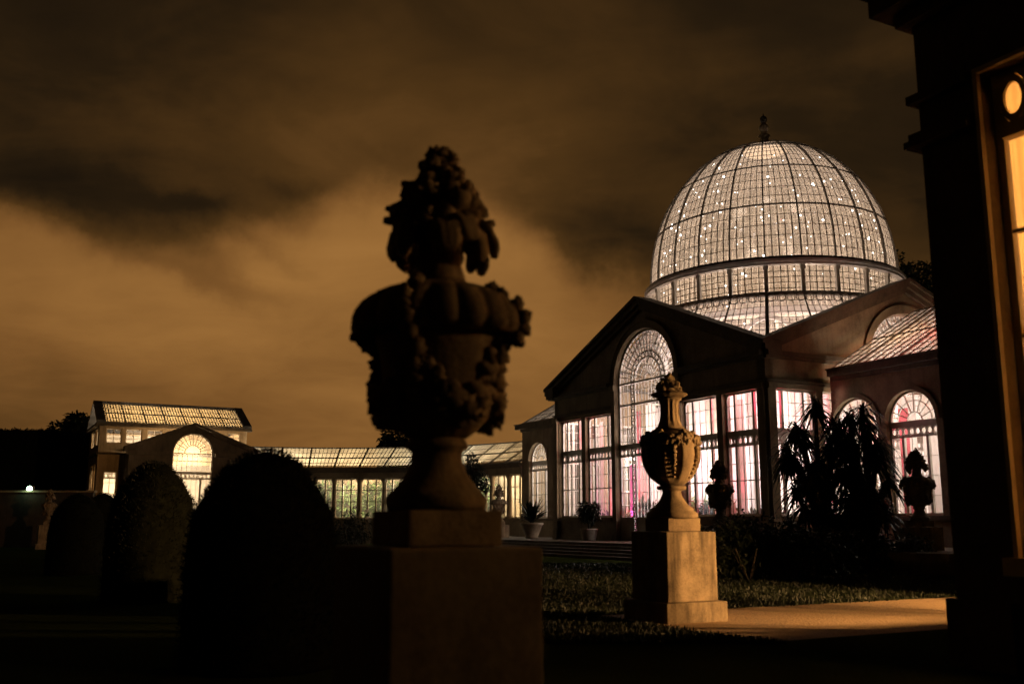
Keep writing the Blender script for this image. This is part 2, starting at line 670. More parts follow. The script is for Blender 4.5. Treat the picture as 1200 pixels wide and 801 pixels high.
def ring_band(mb, fr, x0, x1, z0, z1, d, wd=0.035):
    """row of rings between two rails, spandrels filled"""
    h = z1 - z0
    n = max(2, int(round((x1 - x0) / (h * 0.86))))
    st = (x1 - x0) / n
    for i in range(n):
        cx = x0 + st * (i + 0.5)
        ring(mb, fr, cx, (z0 + z1) / 2, st / 2, d, wd, 10, h / st)
        for sx in (-1, 1):
            for sz in (-1, 1):
                xx, z_ = cx + sx * st / 2, (z0 + z1) / 2 + sz * h / 2
                mb.hexa([fr(xx, z_, d), fr(xx - sx * st * 0.27, z_, d), fr(xx - sx * st * 0.12, z_ - sz * h * 0.12, d), fr(xx, z_ - sz * h * 0.27, d),
                         fr(xx, z_, d - .03), fr(xx - sx * st * 0.27, z_, d - .03), fr(xx - sx * st * 0.12, z_ - sz * h * 0.12, d - .03), fr(xx, z_ - sz * h * 0.27, d - .03)])


REC = -0.22        # how far window frames sit back in the wall


def pane_sheet(fr, x0, x1, z0, z1, d, arch=None):
    mb = MB()
    if arch is None:
        mb.face([fr(x0, z0, d), fr(x1, z0, d), fr(x1, z1, d), fr(x0, z1, d)])
    else:
        zs, r = arch
        c = (x0 + x1) / 2
        pts = [fr(x0, z0, d), fr(x1, z0, d)]
        for i in range(25):
            g = pi * i / 24
            pts.append(fr(c + r * cos(g), zs + r * sin(g), d))
        mb.face(pts)
    return mb


def rect_window(parent, fr, x0, x1, zs, zt, z1, m_frame, m_glass, label=None, chamfer=0.16):
    """two-tier window: three upper lights, band of rings, three lower lights"""
    mb = MB()
    d0, d1 = REC, REC - 0.09
    W = x1 - x0
    mb.box(fr, x0, x0 + 0.09, zs, z1, d0, d1)
    mb.box(fr, x1 - 0.09, x1, zs, z1, d0, d1)
    mb.box(fr, x0 + .09, x1 - .09, zs, zs + 0.1, d0, d1)
    mb.box(fr, x0 + .09, x1 - .09, z1 - 0.08, z1, d0, d1)
    for xx in (x0 + W * 0.25, x1 - W * 0.25):
        mb.box(fr, xx - 0.06, xx + 0.06, zs + .1, z1 - .08, d0 + .02, d1 - .01)
    mb.box(fr, x0 + .09, x1 - .09, zt - 0.19, zt + 0.06, d0 + .04, d1 - .02)
    mb.box(fr, x0 + .09, x1 - .09, zt - 0.60, zt - 0.54, d0 + .03, d1 - .015)
    ring_band(mb, fr, x0 + .09, x1 - .09, zt - 0.54, zt - 0.19, d0 + .01, 0.045)
    # thin glazing bars
    for z in (zs + (zt - zs) * 0.42,):
        mb.box(fr, x0 + .09, x1 - .09, z - .025, z + .025, d0 - .01, d1 + .02)
    for z in (zs + (zt - zs) * 0.2, zs + (zt - zs) * 0.62, zt + (z1 - zt) * 0.36, zt + (z1 - zt) * 0.68):
        mb.box(fr, x0 + .09, x1 - .09, z - .012, z + .012, d0 - .02, d1 + .03)
    for xx in (x0 + W * .5 - W * .08, x0 + W * .5 + W * .08):
        mb.box(fr, xx - .011, xx + .011, zs + .1, z1 - .08, d0 - .025, d1 + .035)
    # clipped upper corners
    for sx in (-1, 1):
        xc = x0 + .09 if sx < 0 else x1 - .09
        q = chamfer
        pts = []
        for dd in (d0 - .003, d1 + .003):
            pts += [fr(xc, z1 - .08, dd), fr(xc - sx * q, z1 - .08, dd), fr(xc - sx * q * .3, z1 - .08 - q * .3, dd), fr(xc, z1 - .08 - q, dd)]
        mb.hexa(pts)
    o = mb.build('window', m_frame, parent)
    if label:
        o['label'] = label
    pane_sheet(fr, x0 + .05, x1 - .05, zs + .05, z1 - .04, (d0 + d1) / 2).build('pane', m_glass, o, auto=False)
    return o


def arch_bar(mb, fr, c, zs, r0, r1, d0, d1, n=24, g0=0.0, g1=pi):
    for i in range(n):
        a, e = g0 + (g1 - g0) * i / n, g0 + (g1 - g0) * (i + 1) / n
        pts = []
        for dd in (d0, d1):
            for rr, g in ((r0, a), (r1, a), (r1, e), (r0, e)):
                pts.append(fr(c + rr * cos(g), zs + rr * sin(g), dd))
        mb.hexa(pts)


def radial(mb, fr, c, zs, g, r0, r1, wd, d0, d1):
    t = Vector((cos(g), sin(g)))
    n = Vector((-sin(g), cos(g))) * (wd / 2)
    pts = []
    for dd in (d0, d1):
        for (rr, s_) in ((r0, -1), (r1, -1), (r1, 1), (r0, 1)):
            pts.append(fr(c + t.x * rr + n.x * s_, zs + t.y * rr + n.y * s_, dd))
    mb.hexa(pts)


def great_arch(parent, fr, c, r, zfloor, zsill, zt, zsp, m_frame, m_glass, cols=True):
    """tall round-headed window over a door: fan of bars, chain of rings round the inner arch and down both sides"""
    mb = MB()
    d0, d1 = REC, REC - 0.1
    x0, x1 = c - r, c + r
    mb.box(fr, x0, x0 + .1, zfloor, zsp, d0, d1)
    mb.box(fr, x1 - .1, x1, zfloor, zsp, d0, d1)
    arch_bar(mb, fr, c, zsp, r - .1, r, d0, d1, 28)
    ri, ro = r * 0.44, r * 0.56
    rm = (ri + ro) / 2
    for rr in (ri, ro):
        arch_bar(mb, fr, c, zsp, rr - .022, rr + .022, d0 + .01, d1 + .01, 24)
    rr_ = (ro - ri) / 2
    n = int(round(pi * rm / (2 * rr_)))
    for i in range(n):
        g = pi * (i + .5) / n
        ring(mb, fr, c + rm * cos(g), zsp + rm * sin(g), rr_, d0 + .005, .04, 10)
    # fan
    nf = 22
    for i in range(1, nf):
        radial(mb, fr, c, zsp, pi * i / nf, ro + .02, r - .1, .028 if i % 11 else .05, d0 - .01, d1 + .02)
    for i in range(1, 12):
        radial(mb, fr, c, zsp, pi * i / 12, r * .12, ri - .02, .018, d0 - .02, d1 + .03)
    for rr in (r * .72, r * .87):
        arch_bar(mb, fr, c, zsp, rr - .009, rr + .009, d0 - .02, d1 + .03, 24)
    for rr in (r * .12, r * .28):
        arch_bar(mb, fr, c, zsp, rr - .012, rr + .012, d0 - .02, d1 + .03, 14)
    # rails
    mb.box(fr, x0 + .1, x1 - .1, zsp - .08, zsp + .01, d0 + .03, d1)
    zr = zsp - (zsp - zt) * .36
    mb.box(fr, x0 + .1, x1 - .1, zr - .05, zr + .03, d0 + .02, d1)
    mb.box(fr, x0 + .1, x1 - .1, zt - .19, zt + .04, d0 + .04, d1 - .02)
    mb.box(fr, x0 + .1, x1 - .1, zt - .58, zt - .53, d0 + .03, d1 - .015)
    for s_ in (-1, 1):
        xa, xb = sorted((c + s_ * ro, c + s_ * (r - .1)))
        ring_band(mb, fr, xa, xb, zt - .53, zt - .19, d0 + .01, .045)
        # chain of rings down each side
        xm = c + s_ * rm
        zc = zsp - .1 - rr_
        while zc > zfloor + .25:
            ring(mb, fr, xm, zc, rr_ * 0.9, d0 + .01, .045, 10, 1.05)
            for xx in (xm - rr_, xm + rr_):
                mb.box(fr, xx - .03, xx + .03, zc - rr_ * 1.02, zc + rr_ * 1.02, d0 + .012, d1 + .02)
            zc -= rr_ * 2.0
    ring_band(mb, fr, c - ri, c + ri, zt - .53, zt - .19, d0 + .01, .045)
    # thin bars
    for i in range(1, 8):
        xx = c - ri + 2 * ri * i / 8
        mb.box(fr, xx - .011, xx + .011, zsill, zsp - .08, d0 - .025, d1 + .035)
    for s_ in (-1, 1):
        for k in (.33, .66):
            xx = c + s_ * (ro + (r - ro) * k)
            mb.box(fr, xx - .014, xx + .014, zsill, zsp - .08, d0 - .025, d1 + .035)
    k = 0
    z = zsill + .55
    while z < zsp - .3:
        mb.box(fr, x0 + .1, x1 - .1, z - .011, z + .011, d0 - .026, d1 + .034)
        z += .62
    mb.box(fr, c - .05, c + .05, zsill, zt - .58, d0 + .01, d1)
    # solid bottom panels, the ring chains run on through them
    for xa, xb in ((x0 + .1, c - ro), (c - ri, c + ri), (c + ro, x1 - .1)):
        mb.box(fr, xa, xb, zfloor, zsill, d0, d1 + .01)
    o = mb.build('arched_window', m_frame, parent)
    pane_sheet(fr, x0 + .05, x1 - .05, zfloor, 0, (d0 + d1) / 2, (zsp, r - .05)).build('pane', m_glass, o, auto=False)
    return o


def small_arch(parent, fr, c, r, zs, zt, zsp, m_frame, m_glass):
    mb = MB()
    d0, d1 = REC, REC - .09
    x0, x1 = c - r, c + r
    mb.box(fr, x0, x0 + .07, zs, zsp, d0, d1)
    mb.box(fr, x1 - .07, x1, zs, zsp, d0, d1)
    arch_bar(mb, fr, c, zsp, r - .07, r, d0, d1, 20)
    for i in range(1, 8):
        radial(mb, fr, c, zsp, pi * i / 8, r * .3, r - .07, .025, d0 - .01, d1 + .02)
    for rr in (r * .3, r * .68):
        arch_bar(mb, fr, c, zsp, rr - .012, rr + .012, d0 - .01, d1 + .02, 16)
    mb.box(fr, x0 + .07, x1 - .07, zsp - .22, zsp + .02, d0 + .04, d1 - .02)
    mb.box(fr, x0 + .07, x1 - .07, zsp - .60, zsp - .54, d0 + .03, d1 - .015)
    ring_band(mb, fr, x0 + .07, x1 - .07, zsp - .54, zsp - .22, d0 + .01, .04)
    mb.box(fr, x0 + .07, x1 - .07, zs, zs + .1, d0, d1)
    W = x1 - x0
    for xx in (x0 + W * .26, x1 - W * .26):
        mb.box(fr, xx - .055, xx + .055, zs + .1, zsp - .6, d0 + .02, d1 - .01)
    for k in (.25, .5, .75):
        z = zs + (zsp - .6 - zs) * k
        mb.box(fr, x0 + .07, x1 - .07, z - .014, z + .014, d0 - .02, d1 + .03)
    for k in (.42, .58):
        xx = x0 + W * k
        mb.box(fr, xx - .01, xx + .01, zs + .1, zsp - .6, d0 - .025, d1 + .035)
    o = mb.build('arched_window', m_frame, parent)
    pane_sheet(fr, x0 + .04, x1 - .04, zs, 0, (d0 + d1) / 2, (zsp, r - .04)).build('pane', m_glass, o, auto=False)
    return o


def point(name, loc, power, col, rad=0.25):
    l = bpy.data.lights.new(name, 'POINT')
    l.energy = power
    l.color = col
    l.shadow_soft_size = rad
    o = bpy.data.objects.new(name, l)
    COL.objects.link(o)
    o.location = loc
    return o


def area(name, loc, target, power, col, sx, sy=None):
    l = bpy.data.lights.new(name, 'AREA')
    l.energy = power
    l.color = col
    l.shape = 'RECTANGLE'
    l.size = sx
    l.size_y = sy or sx
    o = bpy.data.objects.new(name, l)
    COL.objects.link(o)
    o.location = loc
    o.rotation_euler = (Vector(target) - Vector(loc)).to_track_quat('-Z', 'Y').to_euler()
    return o


# ------------------------------------------------------------------ ground
def sheet(name, pts, z, mat, kind='structure'):
    mb = MB()
    mb.face([(p[0], p[1], z) for p in pts])
    o = mb.build(name, mat, auto=False)
    o['kind'] = kind
    return o


def mat_lawn():
    m, t, p = mat_new('lawn')
    geo = t.new('ShaderNodeNewGeometry')
    a = t.new('ShaderNodeTexNoise', i_Scale=0.5, i_Detail=6.0)
    c = t.new('ShaderNodeTexNoise', i_Scale=22.0, i_Detail=4.0, i_Roughness=0.7)
    t.link(geo.outputs['Position'], a.inputs['Vector'])
    t.link(geo.outputs['Position'], c.inputs['Vector'])
    f = t.m('MULTIPLY_ADD', c.outputs['Fac'], 0.6, t.m('MULTIPLY', a.outputs['Fac'], 0.4))
    t.link(t.ramp(f, [(0.3, (0.012, 0.016, 0.004)), (0.7, (0.036, 0.046, 0.011))]), p.inputs['Base Color'])
    p.inputs['Roughness'].default_value = 0.9
    p.inputs['Specular IOR Level'].default_value = 0.0
    bp = t.new('ShaderNodeBump')
    bp.inputs['Strength'].default_value = 0.6
    bp.inputs['Distance'].default_value = 0.05
    t.link(c.outputs['Fac'], bp.inputs['Height'])
    t.link(bp.outputs[0], p.inputs['Normal'])
    return m


def mat_gravel():
    m, t, p = mat_new('gravel')
    geo = t.new('ShaderNodeNewGeometry')
    a = t.new('ShaderNodeTexNoise', i_Scale=0.9, i_Detail=6.0)
    c = t.new('ShaderNodeTexVoronoi', i_Scale=22.0)
    t.link(geo.outputs['Position'], a.inputs['Vector'])
    t.link(geo.outputs['Position'], c.inputs['Vector'])
    f = t.m('MULTIPLY_ADD', c.outputs['Distance'], 0.7, t.m('MULTIPLY', a.outputs['Fac'], 0.55))
    t.link(t.ramp(f, [(0.28, (0.085, 0.050, 0.020)), (0.62, (0.28, 0.175, 0.078))]), p.inputs['Base Color'])
    p.inputs['Roughness'].default_value = 0.95
    bp = t.new('ShaderNodeBump')
    bp.inputs['Strength'].default_value = 0.6
    bp.inputs['Distance'].default_value = 0.02
    t.link(c.outputs['Distance'], bp.inputs['Height'])
    t.link(bp.outputs[0], p.inputs['Normal'])
    return m


M['lawn'] = mat_lawn()
M['gravel'] = mat_gravel()
sheet('lawn', [(-900, -300), (900, -300), (900, 1500), (-900, 1500)], 0.0, M['lawn'])
N = Vector((4.77, 11.0, 0))               # far courtyard corner of the near pavilion


def Q(a, b, z=0.0):
    return N + DA * a + DB * b + Vector((0, 0, z))


sheet('gravel_path', [Q(2.6, -.3), Q(2.6, 40), Q(6.75, 40), Q(6.75, -.3)], 0.008, M['gravel'])

M['grass'] = mat_leaf('grass_blades', (0.007, 0.0105, 0.003), 0.6, 0.15)
mb = MB()
rnd = random.Random(77)
k = 0
while k < 60000:
    d = 13.0 + 25.0 * rnd.random() ** 1.4
    x = rnd.uniform(-.10, .46) * d
    v = Vector((x, d, 0)) - N
    a_, b_ = v.dot(DA), v.dot(DB)
    wv = .22 * noise.noise(Vector((b_ * 1.1, a_ * .6, 0))) + rnd.uniform(-.08, .08)
    if (2.6 + wv < a_ < 6.72 + wv and b_ > -.3 + wv) or (a_ < 3 and b_ > -.2):
        continue
    g = rnd.uniform(0, 2 * pi)
    hh = rnd.uniform(.03, .075)
    wd = .006 + .0006 * d
    mb.face([(x - cos(g) * wd, d - sin(g) * wd, 0), (x + cos(g) * wd, d + sin(g) * wd, 0), (x + rnd.uniform(-.03, .03), d + rnd.uniform(-.03, .03), hh)])
    k += 1
o = mb.build('grass', M['grass'], auto=False)
tag(o, 'short mown grass of the lawn between the urns and the steps', 'grass', kind='stuff')

# terrace under the hall, with steps towards the lawn
mb = MB()
FA = Fr(P(0, 0), DA, -DB)
mb.box(FA, -16, 32, -0.2, TERR, 3.3, -22)
o = mb.build('terrace', M['terrace'])
o['kind'] = 'structure'
mb = MB()
for i in range(4):
    mb.box(FA, 1.2, 18.5, -0.1, TERR - 0.124 * (i + 1), 3.3 + 0.36 * i, 3.3 + 0.36 * (i + 1))
for x in (0.5, 18.5):
    mb.box(FA, x, x + 0.7, -0.1, TERR + 0.03, 3.303, 4.9)
o = mb.build('steps', M['terrace'])
o['kind'] = 'structure'

# ------------------------------------------------------------------ the domed hall
hall = empty('domed_conservatory', (C.x, C.y, 0),
             'stone conservatory with a great glass dome lit from inside', 'conservatory')


def gable(x):
    return EAVE - .12 + (APEX - EAVE) * (1 - abs(x - HW) / HW)


WIN = [(0.45, 2.75), (3.12, 5.6), (SIDE - 5.6, SIDE - 3.12), (SIDE - 2.75, SIDE - 0.45)]
AR = 2.45
ZSP = 8.3
FF = Fr(P(0, 0), DA, -DB)
FRr = Fr(P(0, 0), DB, -DA)
FBk = Fr(P(0, SIDE), DA, DB)
FL = Fr(P(SIDE, 0), DB, DA)
T = 0.45


def pediment_front(fr, wins, door=True, detail=True, x0=0.0, x1=SIDE):
    ops = [rect_op(a, c_, SILL, WTOP) for a, c_ in wins]
    ops.append(arch_op(HW - AR, HW + AR, TERR if door else SILL, ZSP))
    mb = MB()
    wall(mb, fr, x1, TERR - 0.3, gable, ops, T, extra=[HW], x0=x0)
    mb.build('wall', M['bath'], hall)
    # mouldings
    mb = MB()
    # raking cornice in three steps
    for s_ in (-1, 1):
        for (dz0, dz1, out) in ((-.12, .10, .18), (.10, .34, .34), (.34, .50, .46)):
            xa, za = (-.45 if s_ < 0 else SIDE + .45), EAVE - .45 * (APEX - EAVE) / HW
            xb, zb_ = HW, APEX
            pts = []
            for dd in (out, -T - .1):
                pts += [fr(xa, za + dz0 - .12, dd), fr(xb, zb_ + dz0 - .12, dd), fr(xb, zb_ + dz1 - .12, dd), fr(xa, za + dz1 - .12, dd)]
            mb.hexa(pts)
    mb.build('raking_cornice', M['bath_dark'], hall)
    mb = MB()
    # horizontal cornice, broken by the arch; frieze lines
    for (z0, z1, out) in ((8.10, 8.22, .12), (8.22, 8.40, .26), (7.10, 7.20, .05), (7.20, 7.27, .09)):
        for xa, xb in ((0.0, HW - AR - .42), (HW + AR + .42, SIDE)):
            if xb <= x0 + 1e-3 or xa >= x1 - 1e-3:
                continue
            mb.box(fr, max(xa, x0), min(xb, x1), z0, z1, .002, out)
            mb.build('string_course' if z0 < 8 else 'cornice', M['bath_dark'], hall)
            mb = MB()
    # archivolt and imposts
    mb = MB()
    arch_bar(mb, fr, HW, ZSP, AR + .004, AR + .30, .003, .07, 28)
    arch_bar(mb, fr, HW, ZSP, AR + .30, AR + .38, .003, .12, 28)
    mb.build('archivolt', M['bath'], hall)
    for s_ in (-1, 1):
        mb = MB()
        xa, xb = sorted((HW + s_ * (AR + .004), HW + s_ * (AR + .34)))
        mb.box(fr, xa, xb, TERR, ZSP - .3, .003, .06)
        mb.box(fr, xa - .04, xb + .04, ZSP - .3, ZSP - .02, .003, .14)
        mb.build('impost', M['bath'], hall)
    # corner pilasters with base and cap
    for xc in (0.0, SIDE):
        s_ = 1 if xc == 0 else -1
        mb = MB()
        xa, xb = sorted((xc, xc + s_ * .42))
        mb.box(fr, xa, xb, TERR, 7.10, .004, .13)
        xa, xb = sorted((xc, xc + s_ * .46))
        mb.box(fr, xa, xb, TERR, TERR + .5, .006, .2)
        mb.box(fr, xa, xb, 6.85, 7.08, .006, .19)
        mb.build('pilaster', M['bath'], hall)
    # sill course
    for xa, xb in ((.47, HW - AR - .36), (HW + AR + .36, SIDE - .47)):
        if xa < x1 and xb > x0:
            mb = MB()
            mb.box(fr, max(xa, x0), min(xb, x1), SILL - .16, SILL - .01, .003, .14)
            mb.box(fr, max(xa, x0), min(xb, x1), TERR, TERR + .28, .003, .1)
            mb.build('sill', M['bath'], hall)
    for a, c_ in wins:
        rect_window(hall, fr, a, c_, SILL, TRANS, WTOP, M['paint'], M['glass_win'])
    great_arch(hall, fr, HW, AR, TERR if door else TERR, SILL, TRANS, ZSP, M['paint'], M['glass_win'])


pediment_front(FF, WIN)
pediment_front(FRr, WIN)
pediment_front(FBk, WIN)
pediment_front(FL, WIN)

# floor
mb = MB()
mb.box(FF, T + .003, SIDE - T - .003, TERR + .002, TERR + .03, -T - .003, -SIDE + T + .003)
mb.build('floor', M['floor'], hall)

# flat leads at the four corners between the walls and the glass skirt
mb = MB()
RS, ZS0 = 8.0, 9.55
nseg = 96
for k in range(nseg):
    g0, g1 = 2 * pi * k / nseg, 2 * pi * (k + 1) / nseg

    def outer(g):
        return (HW - .3) / max(abs(cos(g)), abs(sin(g)))
    if outer((g0 + g1) / 2) < RS + .35:
        continue
    pts = []
    for z in (8.8, 8.9):
        for (r, g) in ((RS + .3, g0), (outer(g0), g0), (outer(g1), g1), (RS + .3, g1)):
            q = C + DA * (r * cos(g)) + DB * (r * sin(g))
            pts.append((q.x, q.y, z))
    mb.hexa(pts)
mb.build('roof', M['lead'], hall)

# glass skirt between the square hall and the round gallery
ZR0, ZR1 = 11.90, 13.52        # lower and upper gallery rings
RD = 6.30                      # dome radius
NB = 24
HD = 21.25 - ZR1                # dome height
PH0 = math.atan2((K - C).dot(DB), (K - C).dot(DA))    # a rib stands at the near corner


def cpt(r, g, z):
    q = C + DA * (r * cos(g)) + DB * (r * sin(g))
    return Vector((q.x, q.y, z))


def surf_rev(prof, n, mat, name, parent):
    mb = MB()
    idx = []
    for (r, z) in prof:
        idx.append([mb.vert(cpt(r, PH0 + 2 * pi * k / n, z)) for k in range(n)])
    for a, e in zip(idx, idx[1:]):
        for k in range(n):
            mb.f.append((a[k], a[(k + 1) % n], e[(k + 1) % n], e[k]))
            mb.sm.append(True)
    return mb.build(name, mat, parent, auto=False)


def hoop(mb, r, z, wd, dp, n=96):
    for k in range(n):
        g0, g1 = 2 * pi * k / n, 2 * pi * (k + 1) / n
        pts = []
        for (rr, zz_) in ((r - wd / 2, z - dp / 2), (r + wd / 2, z - dp / 2), (r + wd / 2, z + dp / 2), (r - wd / 2, z + dp / 2)):
            pts.append((rr, zz_))
        mb.hexa([cpt(a, g0, c_) for a, c_ in pts] + [cpt(a, g1, c_) for a, c_ in pts])


SK = [(8.15, 9.1), (7.75, 9.95), (7.25, 10.75), (6.7, 11.4), (6.38, ZR0)]
sk = surf_rev(SK, 96, M['glass_dome'], 'skirt_glass', hall)
for k in range(NB):
    mb = MB()
    g = PH0 + 2 * pi * k / NB
    wd = .16 if k % 6 == 0 else .07
    for (r0, z0), (r1, z1) in zip(SK, SK[1:]):
        mb.bar(cpt(r0 + .03, g, z0), cpt(r1 + .03, g, z1), wd, up=cpt(1, g, 0) - cpt(0, g, 0), dp=wd)
    mb.build('skirt_rib', M['iron'], hall)
mb = MB()
for k in range(NB * 6):
    if k % 6 == 0:
        continue
    g = PH0 + 2 * pi * k / (NB * 6)
    for (r0, z0), (r1, z1) in zip(SK, SK[1:]):
        mb.bar(cpt(r0, g, z0), cpt(r1, g, z1), .03, dp=.03)
for i in range(1, 9):
    t = i / 9
    z = 9.1 + (ZR0 - 9.1) * t
    for (r0, z0), (r1, z1) in zip(SK, SK[1:]):
        if z0 <= z <= z1:
            hoop(mb, r0 + (r1 - r0) * (z - z0) / (z1 - z0), z, .03, .03)
# row of roundels under the gallery
for k in range(NB * 4):
    g = PH0 + 2 * pi * (k + .5) / (NB * 4)
    c0 = cpt(6.62, g, 11.72)
    tx = (cpt(6.62, g + .01, 11.72) - c0).normalized()
    rad_ = (c0 - cpt(0, g, 11.72)).normalized()
    fr = Fr(c0 - Vector((0, 0, 11.72)), tx, rad_)
    ring(mb, fr, 0, 11.72, .2, 0.0, .035, 9)
mb.build('skirt_glazing_bars', M['bar_paint'], sk)

# gallery: posts, rings, glass
mb = MB()
hoop(mb, 6.42, ZR0, .4, .12)
hoop(mb, 6.56, ZR0 + .09, .14, .06)
mb.build('gallery_sill', M['iron'], hall)
mb = MB()
hoop(mb, 6.44, ZR1 - .14, .36, .14)
hoop(mb, 6.52, ZR1 + .0, .30, .14)
mb.build('gallery_cornice', M['paint'], hall)
mb = MB()
hoop(mb, 6.42, ZR1 + .15, .2, .14)
mb.build('dome_kerb', M['iron'], hall)
for k in range(NB):
    g = PH0 + 2 * pi * k / NB
    mb = MB()
    mb.bar(cpt(6.38, g, ZR0 + .06), cpt(6.38, g, ZR1 - .2), .17, up=cpt(1, g, 0) - cpt(0, g, 0), dp=.17)
    mb.bar(cpt(6.40, g, ZR1 - .40), cpt(6.40, g, ZR1 - .2), .24, up=cpt(1, g, 0) - cpt(0, g, 0), dp=.2)
    mb.build('gallery_post', M['paint'], hall)
ga = surf_rev([(6.31, ZR0 + .06), (6.31, ZR1 - .2)], 96, M['glass_dome'], 'gallery_glass', hall)
mb = MB()
for k in range(NB * 5):
    if k % 5 == 0:
        continue
    g = PH0 + 2 * pi * k / (NB * 5)
    mb.bar(cpt(6.31, g, ZR0 + .06), cpt(6.31, g, ZR1 - .2), .04)
for i in range(1, 5):
    hoop(mb, 6.31, ZR0 + .06 + i * .27, .03, .03)
mb.build('gallery_glazing_bars', M['bar_paint'], ga)


def dome_r(h):
    return RD * max(0.0, 1 - (h / HD) ** 2.05) ** (1 / 2.05)


DP = []
for i in range(29):
    t = i / 28
    h = HD * sin(t * pi / 2 * .965)
    DP.append((dome_r(h), ZR1 + .2 + h))
dg = surf_rev(DP, 96, M['glass_dome'], 'dome_glass', hall)
mb = MB()
for k in range(NB):
    g = PH0 + 2 * pi * k / NB
    rad_ = cpt(1, g, 0) - cpt(0, g, 0)
    for (r0, z0), (r1, z1) in zip(DP, DP[1:]):
        nrm = Vector((rad_.x * (z1 - z0), rad_.y * (z1 - z0), r0 - r1)).normalized()
        mb.bar(cpt(r0, g, z0) + nrm * .05, cpt(r1, g, z1) + nrm * .05, .062, up=nrm, dp=.1)
mb.build('dome_ribs', M['iron'], hall)
mb = MB()
for z in (16.45, 18.75, 20.6):
    h = z - ZR1 - .2
    mb = MB()
    hoop(mb, dome_r(h) + .03, z, .08, .06)
    mb.build('dome_hoop', M['iron'], hall)
# fine glazing bars, white inside
mb = MB()
NF = 5
for k in range(NB * NF):
    if k % NF == 0:
        continue
    g = PH0 + 2 * pi * k / (NB * NF)
    top = 28 if k % NF in (2, 3) else 25
    for (r0, z0), (r1, z1) in list(zip(DP, DP[1:]))[:top]:
        mb.bar(cpt(r0 - .02, g, z0), cpt(r1 - .02, g, z1), .026, dp=.05)
for i in range(1, 21):
    h = HD * sin(i / 21 * pi / 2 * .95)
    hoop(mb, dome_r(h) - .01, ZR1 + .2 + h, .03, .028)
mb.build('dome_glazing_bars', M['bar_paint'], dg)
# finial
zt = DP[-1][1]
mb = MB()
mb.lathe([(1.2, -.12), (1.15, .0), (.7, .12), (.4, .2), (.28, .3), (.22, .55), (.2, .62), (.34, .7), (.3, .78), (.16, .9), (.2, 1.0), (.27, 1.15), (.24, 1.32), (.13, 1.45), (.1, 1.52)], (C.x, C.y, zt), 24)
fi = mb.build('finial', M['cream'], hall)
mb = MB()
mb.blob((C.x, C.y, zt + 1.68), .2, (1, 1, 1.15), 12, 8, 0)
mb.tube([(C.x, C.y, zt + 1.85), (C.x, C.y, zt + 2.05)], [.05, .015], 6)
mb.build('finial_knob', M['iron'], fi)

# slender white columns and arches that carry the dome inside
NC = 8
for k in range(NC):
    g = PH0 + 2 * pi * (k + .5) / NC
    mb = MB()
    c0 = cpt(6.0, g, 0)
    mb.lathe([(.24, TERR), (.24, TERR + .2), (.15, TERR + .3), (.14, 8.0), (.26, 8.35), (.26, 8.5)], (c0.x, c0.y, 0), 14)
    mb.build('inner_column', M['paint'], hall)
mb = MB()
for k in range(NC):
    g0 = PH0 + 2 * pi * (k + .5) / NC
    for i in range(20):
        def pt(j, r, zadd):
            t = j / 20
            g = g0 + 2 * pi / NC * t
            return cpt(r, g, 8.5 + 2.35 * sin(pi * t) + zadd)
        mb.hexa([pt(i, 5.9, 0), pt(i, 6.1, 0), pt(i, 6.1, .22), pt(i, 5.9, .22),
                 pt(i + 1, 5.9, 0), pt(i + 1, 6.1, 0), pt(i + 1, 6.1, .22), pt(i + 1, 5.9, .22)])
hoop(mb, 6.0, 11.25, .24, .3)
mb.build('inner_arches', M['paint'], hall)

# ------------------------------------------------------------------ straight wings either side of the hall
WB = 3.24
WE = 7.76          # eave
WRIDGE = 10.75


